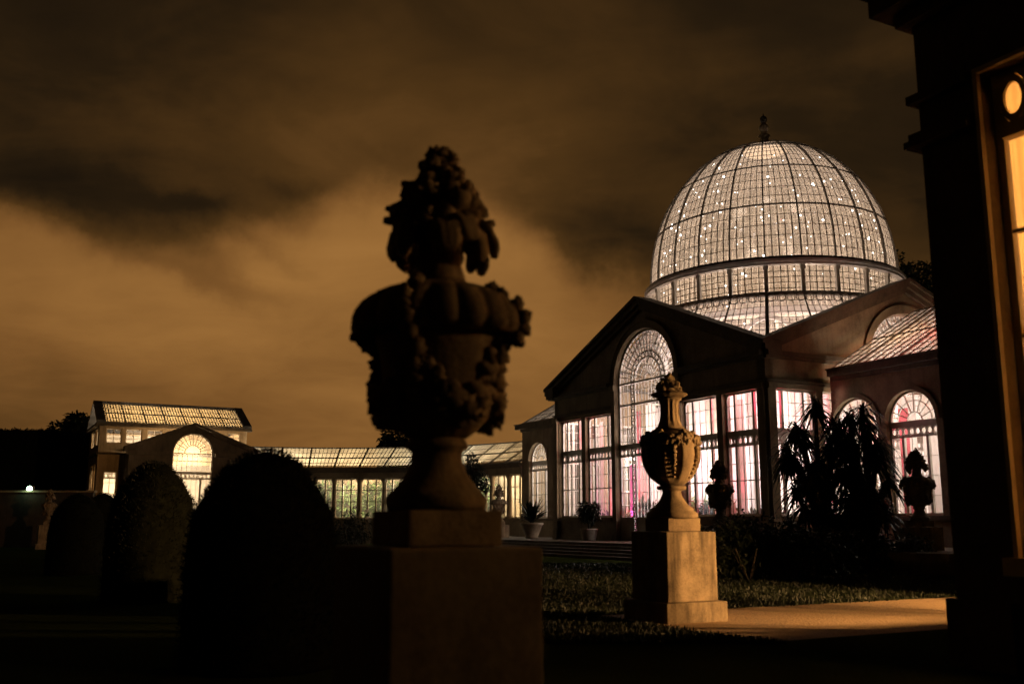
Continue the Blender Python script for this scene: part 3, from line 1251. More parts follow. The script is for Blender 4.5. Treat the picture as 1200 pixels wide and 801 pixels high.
def wing(a0, a1, centers, endcap):
    fr = Fr(P(0, WB), DA, -DB)
    zs, zt_, zsp, r = SILL, 5.0, 5.30, 1.17
    ops = [arch_op(c_ - r, c_ + r, zs, zsp) for c_ in centers]
    mb = MB()
    wall(mb, fr, a1, TERR - .3, lambda x: WE - .2, ops, .4, x0=a0)
    mb.build('wall', M['bath'], hall)
    mb = MB()
    mb.box(fr, a0, a1, WE - .5, WE - .32, .003, .14)
    mb.box(fr, a0 - (.4 if endcap == -1 else 0), a1 + (.4 if endcap == 1 else 0), WE - .32, WE - .06, .003, .34)
    mb.box(fr, a0 - (.4 if endcap == -1 else 0), a1 + (.4 if endcap == 1 else 0), WE - .06, WE, .003, .42)
    mb.build('cornice', M['bath_dark'], hall)
    mb = MB()
    mb.box(fr, a0, a1, SILL - .16, SILL - .01, .003, .1)
    mb.build('sill', M['bath_dark'], hall)
    for c_ in centers:
        mb = MB()
        arch_bar(mb, fr, c_, zsp, r + .004, r + .18, .003, .05, 20)
        mb.build('archivolt', M['bath'], hall)
    for c_ in centers:
        small_arch(hall, fr, c_, r, zs, zt_, zsp, M['paint'], M['glass_win'])
    # glazed roof, two slopes
    bm_, be = HW, SIDE - WB

    def slope(b0, b1):
        m2 = MB()
        m2.face([P(a0, b0, WE), P(a1, b0, WE), P(a1, b1, WRIDGE), P(a0, b1, WRIDGE)])
        r_ = m2.build('roof', M['glass_roof'], hall, auto=False)
        m3 = MB()
        n = int((a1 - a0) / .42)
        for i in range(n + 1):
            a = a0 + (a1 - a0) * i / n
            m3.bar(P(a, b0, WE + .02), P(a, b1, WRIDGE + .02), .09 if i % 5 == 0 else .035, dp=.1 if i % 5 == 0 else .05)
        for j in range(11):
            t = j / 10
            b_ = b0 + (b1 - b0) * t
            m3.bar(P(a0, b_, WE + (WRIDGE - WE) * t + .015), P(a1, b_, WE + (WRIDGE - WE) * t + .015), .06 if j % 5 == 0 else .025)
        m3.build('roof_bars', M['iron'], r_)
    slope(WB - .1, bm_)
    slope(be + .1, bm_)
    # back wall and end wall
    mb = MB()
    mb.box(fr, a0, a1, TERR - .3, WE - .1, -(be - WB), -(be - WB) - .4)
    if endcap:
        ae = a1 if endcap == 1 else a0
        f2 = Fr(P(ae, WB), DB, DA * endcap)
        L = be - WB
        wall(mb, f2, L, TERR - .3, lambda x: WE - .1 + (WRIDGE - WE) * (1 - abs(x - L / 2) / (L / 2)) - .05, [], .3, extra=[L / 2], x0=0.002)
    mb.build('wall', M['bath'], hall)
    mb = MB()
    mb.box(fr, a0 + .3, a1 - .3, TERR + .002, TERR + .03, -.45, -(be - WB) + .02)
    mb.build('floor', M['floor'], hall)


wing(SIDE + .5, 26.5, [18.5, 21.3, 24.45], 1)
wing(-10.5, -.5, [-1.5, -4.25, -7.4], -1)

# ------------------------------------------------------------------ curtains inside the hall and wings; pale ones added to brighten the windows


def curtain(origin, ux, n, width, z0, z1, mat, label, group, seed, folds=None, deep=.016):
    rnd = random.Random(seed)
    mb = lmb()
    nx = int(width * 26)
    f = folds or width * 2.6
    cols = []
    for i in range(nx + 1):
        x = width * i / nx
        d = deep * sin(2 * pi * f * x / width + rnd.uniform(-.3, .3)) + .03 * sin(2 * pi * f * .25 * x / width + seed)
        cols.append([mb.vert(Vector(ux) * x + Vector(n) * (d * (1 - .35 * k)) + Vector((0, 0, (z1 - z0) * k))) for k in (0, .5, 1)])
    for a, e in zip(cols, cols[1:]):
        for k in range(2):
            mb.f.append((a[k], e[k], e[k + 1], a[k + 1]))
            mb.sm.append(True)
    o = mb.build('curtain', mat, None, auto=False)
    o.location = Vector(origin) + Vector((0, 0, z0))
    tag(o, label, 'curtain', group)
    return o


CL = {
    'c': 'pale voile drape added inside the lit hall as bright backing for its tall windows',
    'p': 'pink drape hanging inside the lit hall or its near wing, seen through the windows',
    'r': 'narrow deep red drape hanging inside the lit hall or its near wing',
}
GR = {'c': 'pale drapes inside the hall', 'p': 'pink drapes inside the hall', 'r': 'red drapes inside the hall'}
MT = {'c': 'curtain', 'p': 'curtain_pink', 'r': 'curtain_red'}
mb = MB()
for i, (fr, L0) in enumerate(((Fr(P(0, 6.4), DA, -DB), 2.6), (Fr(P(6.4, 0), DB, -DA), 6.8))):
    mb = MB()
    ops_ = [arch_op(c_ - 1.15, c_ + 1.15, TERR, 5.0) for c_ in (HW - 4.6, HW - 1.55, HW + 1.55, HW + 4.6) if c_ > L0 + 1.2]
    wall(mb, fr, 14.2, TERR + .03, lambda x: 8.3, ops_, .25, x0=L0)
    for o_ in ops_:
        arch_bar(mb, fr, (o_[0] + o_[1]) / 2, 5.0, 1.155, 1.36, .003, .07, 20)
    mb.build('inner_wall', M['plaster'], hall)
sd = 1
for side in ('F', 'R'):
    x = 0.9
    rnd = random.Random(3 if side == 'F' else 9)
    i = 0
    while x < 15.6:
        wd = rnd.uniform(.7, 1.5)
        kd = 'cccpccpccr'[(i * 7 + (3 if side == 'F' else 0)) % 10]
        i += 1
        if kd == 'r':
            wd *= .5
        off = rnd.choice((3.0, 3.6, 4.3))
        z1 = 7.6 if abs(x + wd / 2 - HW) > 2.9 else 8.9
        if side == 'F':
            org, ux, nn = P(x, off), DA, -DB
        else:
            org, ux, nn = P(off, x), DB, -DA
        curtain(org, ux, nn, wd, TERR + .03, z1, M[MT[kd]], CL[kd], GR[kd], sd)
        sd += 1
        x += wd + rnd.choice((.3, .7, 1.1))
for (side, a0, a1, dd, z1, kd) in (('F', 2.2, 2.72, .75, 6.7, 'p'), ('F', 5.05, 5.55, .75, 6.5, 'p'), ('F', 11.35, 12.1, 1.6, 4.4, 'm'), ('F', 13.2, 13.6, .8, 6.7, 'p'),
                                  ('F', .6, .95, 1.0, 4.6, 'r'), ('F', 9.9, 10.6, 1.3, 4.3, 'p'), ('R', .75, 1.05, .9, 6.8, 'r'), ('W', -3.6, -3.12, .7, 5.9, 'r'), ('W', -6.9, -6.35, .7, 5.9, 'p')):
    org, ux, nn = (P(a0, dd), DA, -DB) if side == 'F' else ((P(dd, a0), DB, -DA) if side == 'R' else (P(a0, WB + dd), DA, -DB))
    curtain(org, ux, nn, a1 - a0, TERR + .03, z1, M['curtain_magenta' if kd == 'm' else MT[kd]],
            'magenta drape behind the hall window second from the left' if kd == 'm' else CL[kd], None if kd == 'm' else GR[kd], sd)
    sd += 1
for a in (-9.3, -7.9, -5.6, -4.4, -2.6, -1.4, 18.2, 20.1, 21.6, 23.4, 24.9):
    curtain(P(a, 7.0), DA, -DB, .95, TERR + .03, 6.8, M['curtain'], 'pale drape added as bright backing behind the round-headed windows of a low side wing', 'pale drapes inside the side wings', sd)
    sd += 1

# ------------------------------------------------------------------ lamps inside
WARM = (1.0, .80, .60)
point('hall_lamp', P(HW, HW, 5.0), 2300, (1.0, .80, .62), .8)
for k in range(4):
    g = PH0 + pi / 4 + k * pi / 2
    point('dome_lamp', cpt(2.6, g, 13.0), 470, (1.0, .76, .56), .5)
point('dome_lamp', cpt(0, 0, 16.4), 170, (1.0, .76, .56), .5)
for a in (1.8, 5.0, HW, 11.8, 15.0):
    point('front_lamp', P(a, 5.2, 4.2), 560, (1.0, .78, .69), .4)
for b_ in (2.2, 5.0, 8.4, 11.5):
    point('side_lamp', P(5.2, b_, 4.2), 560, (1.0, .86, .86), .4)
for a in (1.6, 4.4, 12.4, 15.2):
    point('front_uplight', P(a, 1.5, 6.7), 170, (1.0, .80, .72), .3)
point('side_lamp', P(4.9, 1.9, 4.0), 420, (.84, .88, 1.0), .3)
for b_ in (6.6, 10.0):
    point('side_uplight', P(1.5, b_, 7.4), 300, (1.0, .86, .80), .3)
for (a, b_, z, pw) in ((2.95, .62, 3.0, 50), (2.95, .62, 6.4, 50), (.62, .62, 6.4, 50), (11.0, .7, 2.6, 50), (13.9, .62, 6.0, 40), (5.9, .7, 2.2, 50), (.55, 3.0, 6.4, 50), (.5, .5, 8.6, 25)):
    point('red_uplight', P(a, b_, z), pw, (1.0, .03, .10), .06)
point('magenta_uplight', P(11.9, 1.6, 2.0), 160, (1.0, .25, .6), .15)
for a in (-7.5, -4.2, -1.5, 18.8, 21.3, 24.4):
    point('wing_lamp_and_fill', P(a, 5.2, 5.0), 260, (1.0, .84, .70), .3)
point('red_uplight', P(-2.95, 3.9, 4.9), 45, (1.0, .03, .10), .06)
point('wing_lamp_and_fill', P(-2.2, 6.2, 8.2), 110, (1.0, .62, .30), .2)  # added to warm the hall's side pediment through the wing roof
point('red_uplight', P(-5.0, 6.0, 8.2), 230, (1.0, .12, .10), .2)

# fairy lights strung inside the dome
for k in range(14):
    rnd = random.Random(100 + k)
    g = PH0 + 2 * pi * (k + .37) / 14
    root = empty('fairy_light_string', cpt(.9, g, 20.4),
                 'string of tiny white fairy lights hanging inside the glass dome', 'fairy lights', 'fairy light strings inside the dome')
    pts = []
    for i in range(14):
        t = i / 13
        h = (HD - .9) * (1 - t) ** .8 - 1.6 * t
        rr = dome_r(max(h, 0)) * .93 - .1
        gg = g + rnd.uniform(-.26, .26)
        pts.append(cpt(rr, gg, ZR1 + .2 + h + rnd.uniform(-.15, .15)))
    mb = MB()
    mb.tube(pts, .008, 4, cap=False)
    mb.build('cable', M['paint'], root)
    mb = MB()
    for p in pts[1:]:
        r = rnd.choice((.022, .03, .04, .055))
        mb.blob(p - Vector((0, 0, .05)), r, (1, 1, 1), 6, 4, 0)
    mb.build('bulbs', M['bulb'], root)

# ------------------------------------------------------------------ curved colonnade
RC = 15.3
O = P(26.5, WB) - DB * RC               # centre of the quarter circle
col = empty('curved_colonnade', (O.x, O.y, 0), 'long curved glazed colonnade with a lit glass roof', 'colonnade')


def cc(r, t, z):
    """t from 0 at the hall wing to 1 at the far pavilion"""
    g = t * pi / 2
    q = O + DB * (r * cos(g)) + DA * (r * sin(g))
    return Vector((q.x, q.y, z))


CE, CR = 5.35, 7.0
DW = 5.0
NCB = 13
SUB = 4
mb = MB()
for (nm, r0, r1, z0, z1) in (('dwarf_wall', RC, RC + .35, -.1, 1.75), ('entablature', RC - .1, RC + .4, 4.62, 5.05), ('wall', RC + DW, RC + DW + .35, -.1, CE)):
    mb = MB()
    for i in range(NCB * SUB):
        t0, t1 = i / (NCB * SUB), (i + 1) / (NCB * SUB)
        mb.hexa([cc(r0, t0, z0), cc(r1, t0, z0), cc(r1, t1, z0), cc(r0, t1, z0), cc(r0, t0, z1), cc(r1, t0, z1), cc(r1, t1, z1), cc(r0, t1, z1)])
    mb.build(nm, M['bath'], col)
mb = MB()
for i in range(NCB * SUB):
    t0, t1 = i / (NCB * SUB), (i + 1) / (NCB * SUB)
    for (r0, r1, z0, z1) in ((RC - .22, RC + .4, 5.05, 5.2), (RC - .32, RC + .4, 5.2, 5.32)):
        mb.hexa([cc(r0, t0, z0), cc(r1, t0, z0), cc(r1, t1, z0), cc(r0, t1, z0), cc(r0, t0, z1), cc(r1, t0, z1), cc(r1, t1, z1), cc(r0, t1, z1)])
mb.build('cornice', M['bath_dark'], col)
mb = MB()
for i in range(NCB * SUB):
    t0, t1 = i / (NCB * SUB), (i + 1) / (NCB * SUB)
    mb.hexa([cc(RC + DW - .03, t0, .1), cc(RC + DW - .01, t0, .1), cc(RC + DW - .01, t1, .1), cc(RC + DW - .03, t1, .1),
             cc(RC + DW - .03, t0, CE), cc(RC + DW - .01, t0, CE), cc(RC + DW - .01, t1, CE), cc(RC + DW - .03, t1, CE)])
mb.build('inner_wall', M['ochre'], col)
for i in range(NCB + 1):
    t = i / NCB
    mb = MB()
    p0 = cc(RC + .17, t, 0)
    mb.lathe([(.27, 1.75), (.27, 1.9), (.2, 1.98), (.17, 4.3), (.26, 4.5), (.28, 4.61)], (p0.x, p0.y, 0), 14)
    mb.build('column', M['bath'], col)
rf = None
mb = MB()
for (ra, za, rb, zb_) in ((RC - .2, CE, RC + DW / 2, CR), (RC + DW + .1, CE, RC + DW / 2, CR)):
    for i in range(NCB * SUB):
        t0, t1 = i / (NCB * SUB), (i + 1) / (NCB * SUB)
        mb.face([cc(ra, t0, za), cc(ra, t1, za), cc(rb, t1, zb_), cc(rb, t0, zb_)])
rf = mb.build('roof', M['glass_warm'], col, auto=False)
mb = MB()
nn = NCB * 7
for i in range(nn + 1):
    t = i / nn
    big_ = i % 7 == 0
    mb.bar(cc(RC - .2, t, CE + .02), cc(RC + DW / 2, t, CR + .02), .12 if big_ else .035, dp=.1 if big_ else .04)
for j in range(5):
    s_ = j / 4
    for i in range(NCB * SUB):
        t0, t1 = i / (NCB * SUB), (i + 1) / (NCB * SUB)
        r_ = RC - .2 + (DW / 2 + .2) * s_
        mb.bar(cc(r_, t0, CE + (CR - CE) * s_ + .02), cc(r_, t1, CE + (CR - CE) * s_ + .02), .1 if j in (0, 2, 4) else .035)
mb.build('roof_bars', M['iron'], rf)
for i in range(NCB):
    t0, t1 = (i + .0) / NCB, (i + 1.0) / NCB
    mb = MB()
    for k in (1 / 3, 2 / 3):
        t = t0 + (t1 - t0) * k
        mb.bar(cc(RC + .2, t, 1.75), cc(RC + .2, t, 4.62), .11)
    for z, h in ((1.8, .1), (3.0, .035), (3.8, .05), (4.58, .08)):
        for s_ in range(3):
            ta, tb = t0 + (t1 - t0) * s_ / 3, t0 + (t1 - t0) * (s_ + 1) / 3
            mb.bar(cc(RC + .2, ta, z), cc(RC + .2, tb, z), .06, dp=h)
    f = mb.build('window', M['cream'], col)
    mb = MB()
    for s_ in range(3):
        ta, tb = t0 + (t1 - t0) * s_ / 3, t0 + (t1 - t0) * (s_ + 1) / 3
        mb.face([cc(RC + .2, ta, 1.75), cc(RC + .2, tb, 1.75), cc(RC + .2, tb, 4.62), cc(RC + .2, ta, 4.62)])
    mb.build('pane', M['glass_win'], f, auto=False)
for i in range(7):
    point('colonnade_lamp', cc(RC + 1.8, (i + .5) / 7, 3.9), (560, 860, 1250, 560, 760, 1000, 640)[i], [(1, .76, .46), (1, .80, .54), (.95, .95, .85), (1, .78, .50)][i % 4], .25)


def leaf_bunch(mb, c, r, n, ln, wd, rnd, up=.3):
    for _ in range(n):
        d = Vector((rnd.gauss(0, 1), rnd.gauss(0, 1), rnd.gauss(up, .8))).normalized()
        p = Vector(c) + Vector((d.x * r * rnd.uniform(.25, 1), d.y * r * rnd.uniform(.25, 1), d.z * r * rnd.uniform(.25, 1)))
        mb.leaf(p, d + Vector((rnd.uniform(-.6, .6), rnd.uniform(-.6, .6), rnd.uniform(-.6, .6))), Vector((rnd.uniform(-1, 1), rnd.uniform(-1, 1), 1)), ln * rnd.uniform(.6, 1.3), wd * rnd.uniform(.6, 1.2), rnd.uniform(0, .5), 2)


def indoor_plant(loc, h, r, n, seed, label, group, mat='indoor_leaf'):
    rnd = random.Random(seed)
    root = empty('indoor_plant', loc, label, 'plant', group)
    mb = lmb()
    mb.lathe([(.16, 0), (.2, .05), (.26, .38), (.29, .4), (.29, .45), (.24, .45)], (0, 0, 0), 14)
    mb.build('pot', M['terracotta'], root)
    mb = lmb()
    leaf_bunch(mb, (0, 0, .45 + h * .55), r, n, .5, .11, rnd)
    leaf_bunch(mb, (0, 0, .45 + h * .25), r * .7, n // 2, .5, .11, rnd)
    if h > 2.6:
        leaf_bunch(mb, (0, 0, .45 + h * .85), r * .8, n // 2, .5, .11, rnd)
    mb.build('foliage', M[mat], root, auto=False)
    mb = lmb()
    mb.tube([(0, 0, .4), (.03, .02, .4 + h * .6)], [.03, .015], 6)
    mb.build('stem', M['bark'], root)
    return root


for i in range(20):
    rnd = random.Random(i + 50)
    t = (i + .5) / 20
    if 0.25 < t < .95:
        indoor_plant(cc(RC + rnd.uniform(2.6, 4.0), t, .1), rnd.uniform(3.2, 4.6), rnd.uniform(.8, 1.15), 260, i,
                     'leafy green plant growing inside the curved colonnade, lit by warm lamps', 'plants inside the curved colonnade')
for i, (a, b_, h, r) in enumerate(((6.4, 1.5, 1.6, .55), (7.6, 1.7, 1.9, .6), (5.0, 1.4, 1.2, .45), (4.0, 1.3, 1.3, .45), (12.4, 1.5, 1.0, .4))):
    indoor_plant(P(a, b_, TERR + .03), h, r, 150, 200 + i, 'dark green potted plant standing inside the hall behind its courtyard windows', 'potted plants inside the hall')

for i, (a, b_, h, r) in enumerate(((1.0, .95, 1.2, .4), (2.2, 1.1, .8, .35), (4.9, .95, 1.4, .4), (9.9, 1.0, 1.7, .5), (7.2, .95, 1.0, .4), (12.9, .95, .9, .35), (15.6, 1.0, 1.1, .35))):
    indoor_plant(P(a, b_, TERR + .03), h, r, 170, 240 + i, 'dark green potted plant standing inside the hall behind its courtyard windows', 'potted plants inside the hall', 'tree_leaf')  # leaf colour darkened so these plants read as silhouettes

# ------------------------------------------------------------------ far end pavilion
LO = Vector((-29.0, 70.0, 0))
lp = empty('end_pavilion', (LO.x, LO.y, 0), 'far end pavilion with an orange-lit glazed roof and arched pediment front', 'pavilion', 'end pavilions of the conservatory')


def L_(x, y, z=0):
    return LO + DB * x + DA * y + Vector((0, 0, z))


LF = Fr(L_(0, 0), DB, -DA)
LW, LD, LE, LRZ = 10.3, 6.4, 8.35, 10.1
M['old_brick'] = mat_stone('dark_brick', (0.05, 0.035, 0.024), (0.025, 0.018, 0.013), 3.0, stain=0.4)  # brick colour darkened so the unlit wall face stays black
M['orange_stone'] = mat_stone('warm_stone', (0.44, 0.31, 0.17), (0.28, 0.195, 0.105), 1.0, stain=0.4)
ops = [rect_op(.45, 1.5, 7.0, 8.05), rect_op(1.75, 2.85, 7.0, 8.05), rect_op(3.2, 4.25, 7.0, 8.05), rect_op(8.9, 9.8, 7.0, 8.05)]
mb = MB()
wall(mb, LF, LW, 6.3, lambda x: LE - .15, ops, .3)
mb.build('wall', M['orange_stone'], lp)
mb = MB()
ops2 = [rect_op(.45, 1.35, 1.2, 5.0)]
wall(mb, LF, LW, -.1, lambda x: 6.3, ops2 + [rect_op(2.4, 9.6, .1, 5.6)], .3)
mb.build('wall', M['orange_stone'], lp)
mb = MB()
LFs = Fr(L_(0, 0), DA, -DB)
wall(mb, LFs, LD - .3, 6.3, lambda x: LE - .15, [rect_op(.9, 2.6, 6.9, 8.05), rect_op(3.4, 5.1, 6.9, 8.05)], .3, x0=.302)
mb.build('wall', M['orange_stone'], lp)
mb = MB()
wall(mb, LFs, LD - .3, -.1, lambda x: 6.3, [rect_op(.8, 1.8, 1.2, 5.6), rect_op(2.2, 3.2, 1.2, 5.6), rect_op(3.6, 4.6, 1.2, 5.6)], .3, x0=.302)
mb.build('wall', M['orange_stone'], lp)
mb = MB()
mb.box(Fr(L_(LW, 0), DA, DB), .302, LD - .3, -.1, LE - .15, 0, -.3)
mb.build('wall', M['orange_stone'], lp)
mb = MB()
mb.box(LF, 0, LW, -.1, LE - .15, -LD + .3, -LD)
mb.build('wall', M['orange_stone'], lp)
mb = MB()
mb.box(LF, -.3, LW + .3, LE - .15, LE + .02, .35, -.3)
mb.build('cornice', M['bath_dark'], lp)
mb = MB()
mb.box(LF, 0, LW, 6.2, 6.34, .003, .1)
mb.box(LFs, .1, LD, 6.2, 6.34, .003, .1)
mb.build('string_course', M['bath_dark'], lp)
mb = MB()
mb.box(LFs, -.0, LD + .3, LE - .16, LE + .01, .3, .003)
mb.build('cornice', M['bath_dark'], lp)
# gable ends
mb = MB()
for x0_, x1_ in ((-.25, .35), (LW - .35, LW + .25)):
    for s_ in (0, 1):
        pts = []
        for xx in (x0_, x1_):
            ya, yb = (-.35, LD / 2) if s_ == 0 else (LD + .35, LD / 2)
            pts += [L_(xx, ya, LE + .02), L_(xx, yb, LRZ), L_(xx, yb, LRZ + .22), L_(xx, ya, LE + .24)]
        mb.hexa(pts)
mb.bar(L_(-.25, LD / 2, LRZ + .1), L_(LW + .25, LD / 2, LRZ + .1), .2)
mb.build('roof_verge', M['lead'], lp)
mb = MB()
mb.face([L_(.3, -.3, LE + .05), L_(LW - .3, -.3, LE + .05), L_(LW - .3, LD / 2, LRZ), L_(.3, LD / 2, LRZ)])
mb.face([L_(.3, LD + .3, LE + .05), L_(LW - .3, LD + .3, LE + .05), L_(LW - .3, LD / 2, LRZ), L_(.3, LD / 2, LRZ)])
M['glass_orange'] = mat_glass('orange_roof_glass', 0.45, hcol=(0.92, 0.70, 0.38), var=0.8, nscale=0.9)
r_ = mb.build('roof', M['glass_orange'], lp, auto=False)
mb = MB()
for i in range(7 * 7 + 1):
    x = .3 + (LW - .6) * i / 49
    mb.bar(L_(x, -.3, LE + .07), L_(x, LD / 2, LRZ + .02), .1 if i % 7 == 0 else .04, dp=.08)
for j in range(5):
    s_ = j / 4
    mb.bar(L_(.3, -.3 + (LD / 2 + .3) * s_, LE + .07 + (LRZ - LE - .05) * s_), L_(LW - .3, -.3 + (LD / 2 + .3) * s_, LE + .07 + (LRZ - LE - .05) * s_), .09 if j in (0, 2, 4) else .03)
mb.build('roof_bars', M['iron'], r_)


def plain_window(parent, fr, x0, x1, z0, z1, nx, nz, mf, mg, rings=False):
    mb = MB()
    d0, d1 = -.12, -.2
    mb.box(fr, x0, x0 + .07, z0, z1, d0, d1)
    mb.box(fr, x1 - .07, x1, z0, z1, d0, d1)
    mb.box(fr, x0 + .07, x1 - .07, z0, z0 + .08, d0, d1)
    mb.box(fr, x0 + .07, x1 - .07, z1 - .07, z1, d0, d1)
    for i in range(1, nx):
        x = x0 + (x1 - x0) * i / nx
        mb.box(fr, x - .022, x + .022, z0 + .08, z1 - .07, d0 - .01, d1 + .01)
    for j in range(1, nz):
        z = z0 + (z1 - z0) * j / nz
        mb.box(fr, x0 + .07, x1 - .07, z - .02, z + .02, d0 - .015, d1 + .015)
    if rings:
        ring_band(mb, fr, x0 + .07, x1 - .07, z1 - .42, z1 - .09, d0 + .01, .04)
        mb.box(fr, x0 + .07, x1 - .07, z1 - .48, z1 - .42, d0 + .01, d1)
    o = mb.build('window', mf, parent)
    pane_sheet(fr, x0 + .03, x1 - .03, z0 + .03, z1 - .03, (d0 + d1) / 2).build('pane', mg, o, auto=False)
    return o


for (a, c_, z0, z1, *_r) in ops:
    plain_window(lp, LF, a, c_, 7.0, 8.05, 2, 3, M['cream'], M['glass_win'])
plain_window(lp, LF, .45, 1.35, 1.2, 5.0, 2, 5, M['cream'], M['glass_win'], True)
for a, c_ in ((.9, 2.6), (3.4, 5.1)):
    plain_window(lp, LFs, a, c_, 6.9, 8.05, 3, 2, M['cream'], M['glass_win'])
for a in (.8, 2.2, 3.6):
    plain_window(lp, LFs, a, a + 1.0, 1.2, 5.6, 2, 5, M['cream'], M['glass_win'], True)
# pedimented porch with its own glass roof
PO = 2.5
PX0, PX1, PC = 1.75, 10.25, 6.0
LPF = Fr(L_(0, -PO), DB, -DA)


def pg(x):
    return 6.45 + (8.1 - 6.45) * (1 - abs(x - PC) / (PC - PX0))


mb = MB()
wall(mb, LPF, PX1, -.1, pg, [arch_op(PC - 1.38, PC + 1.38, .1, 6.32), rect_op(2.3, 3.6, 1.2, 4.9), rect_op(8.4, 9.7, 1.2, 4.9)], .35, extra=[PC], x0=PX0)
for x, n in ((PX0, -1), (PX1, 1)):
    mb.box(Fr(L_(x, -PO), DA, DB * n), .352, PO - .002, -.1, 6.3, 0, -.3)
mb.build('wall', M['bath_dark'], lp)
mb = MB()
for s_ in (-1, 1):
    xa = PX0 - .35 if s_ < 0 else PX1 + .35
    za = pg(PX0) - .35 * (8.1 - 6.45) / (PC - PX0)
    for (dz0, dz1, out) in ((0, .14, .2), (.14, .34, .38)):
        pts = []
        for dd in (out, -.4):
            pts += [LPF(xa, za + dz0, dd), LPF(PC, 8.1 + dz0, dd), LPF(PC, 8.1 + dz1, dd), LPF(xa, za + dz1, dd)]
        mb.hexa(pts)
mb.build('raking_cornice', M['bath_dark'], lp)
for xa, xb in ((PX0 - .2, PC - 1.5), (PC + 1.5, PX1 + .2)):
    mb = MB()
    mb.box(LPF, xa, xb, 6.1, 6.34, .003, .22)
    mb.build('cornice', M['bath_dark'], lp)
# main arched window of the porch
mb = MB()
r, zsp = 1.38, 6.32
arch_bar(mb, LPF, PC, zsp, r - .08, r, -.1, -.2, 24)
for x in (PC - r, PC + r - .08):
    mb.box(LPF, x, x + .08, .1, zsp, -.1, -.2)
for i in range(1, 12):
    radial(mb, LPF, PC, zsp, pi * i / 12, .55, r - .08, .03, -.11, -.19)
arch_bar(mb, LPF, PC, zsp, .52, .56, -.11, -.19, 16)
arch_bar(mb, LPF, PC, zsp, .98, 1.0, -.11, -.19, 20)
for z, h in ((6.28, .06), (5.75, .04), (4.95, .12), (4.52, .06), (1.6, .08), (2.6, .05)):
    mb.box(LPF, PC - r + .08, PC + r - .08, z - h / 2, z + h / 2, -.08, -.21)
ring_band(mb, LPF, PC - r + .08, PC + r - .08, 4.55, 4.89, -.1, .045)
for x in (PC - .62, PC + .62):
    mb.box(LPF, x - .06, x + .06, .1, 4.5, -.09, -.2)
for i in range(1, 8):
    x = PC - r + 2 * r * i / 8
    mb.box(LPF, x - .012, x + .012, .1, 6.28, -.13, -.17)
o = mb.build('arched_window', M['cream'], lp)
pane_sheet(LPF, PC - r + .04, PC + r - .04, .1, 0, -.15, (zsp, r - .04)).build('pane', M['glass_win'], o, auto=False)
plain_window(lp, LPF, 2.3, 3.6, 1.2, 4.9, 2, 5, M['cream'], M['glass_win'], True)
plain_window(lp, LPF, 8.4, 9.7, 1.2, 4.9, 2, 5, M['cream'], M['glass_win'], True)
mb = MB()
for s_ in (-1, 1):
    xa = PX0 if s_ < 0 else PX1
    mb.face([L_(xa, -PO + .36, 6.42), L_(PC, -PO + .36, 8.05), L_(PC, -.02, 8.05), L_(xa, -.02, 6.42)])
pr = mb.build('roof', M['glass_orange'], lp, auto=False)
mb = MB()
for s_ in (-1, 1):
    xa = PX0 if s_ < 0 else PX1
    for y in (-PO + .4, -1.4, -.7, -.1):
        mb.bar(L_(xa, y, 6.44), L_(PC, y, 8.07), .06)
mb.build('roof_bars', M['iron'], pr)
# inside: back wall with a sash door, seen through the arch
mb = MB()
mb.box(LF, .35, LW - .35, .1, LE - .3, -LD + .36, -LD + .31)
mb.build('inner_wall', M['plaster'], lp)
mb = MB()
IW = Fr(L_(0, 3.2), DB, -DA)
ws = [rect_op(5.45, 6.55, .8, 4.2)]
wall(mb, IW, LW - .35, .1, lambda x: 5.2, ws, .12, x0=.35)
mb.build('screen_wall', M['plaster'], lp)
plain_window(lp, IW, 5.45, 6.55, .8, 4.2, 4, 6, M['paint'], M['glass_win'], True)
LWARM = (1.0, .79, .54)
point('pavilion_lamp', L_(2.6, 1.6, 7.7), 586, LWARM, .2)
point('pavilion_lamp', L_(7.6, 2.2, 7.0), 586, LWARM, .2)
point('pavilion_lamp', L_(5.2, 4.8, 7.0), 359, LWARM, .2)
point('pavilion_lamp', L_(PC, -1.2, 6.0), 743, LWARM, .2)
point('pavilion_lamp', L_(1.8, 1.6, 3.6), 450, LWARM, .2)
point('pavilion_lamp', L_(PC, 1.2, 4.4), 586, LWARM, .2)
indoor_plant(L_(6.6, .6, .1), 1.7, .5, 120, 301, 'leafy plant standing behind the arch of the far pavilion', None)

# ------------------------------------------------------------------ near end pavilion (right edge of the photograph)
npv = empty('end_pavilion', (N.x, N.y, 0), 'near dark pavilion whose tall lit window stands at the right edge', 'pavilion', 'end pavilions of the conservatory')
NF_ = Fr(Q(0, 0), -DA, -DB)             # courtyard wall: x runs from the far corner towards the camera
ND = 9.0
NZ = 8.1
W0, W1, WZ0, WZ1 = .82, 3.2, 1.15, 6.36
mb = MB()
wall(mb, NF_, ND, -.1, lambda x: NZ, [rect_op(W0, W1, WZ0, WZ1), rect_op(4.9, 7.3, WZ0, WZ1)], .4)
NFar = Fr(Q(0, 0), DB, DA)              # far wall
FX0, FX1, FZ0, FZ1 = 6.2, 8.42, 1.75, 5.6
wall(mb, NFar, 11, -.1, lambda x: NZ, [rect_op(FX0, FX1, FZ0, FZ1)], .4, x0=.402)
mb.box(Fr(Q(0, 11), -DA, DB), .402, ND - .4, -.1, NZ, 0, -.4)
mb.box(Fr(Q(-ND, 0), DB, -DA), .402, 11, -.1, NZ, 0, -.4)
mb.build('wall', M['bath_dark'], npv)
mb = MB()
for (z0, z1, out) in ((7.30, 7.48, .14), (7.48, 7.75, .34), (7.75, 7.9, .42)):
    mb.box(NF_, -out, ND, z0, z1, .003, out)
    mb.box(NFar, .002, 11, z0, z1, .003, out)
mb.build('cornice', M['bath_dark'], npv)
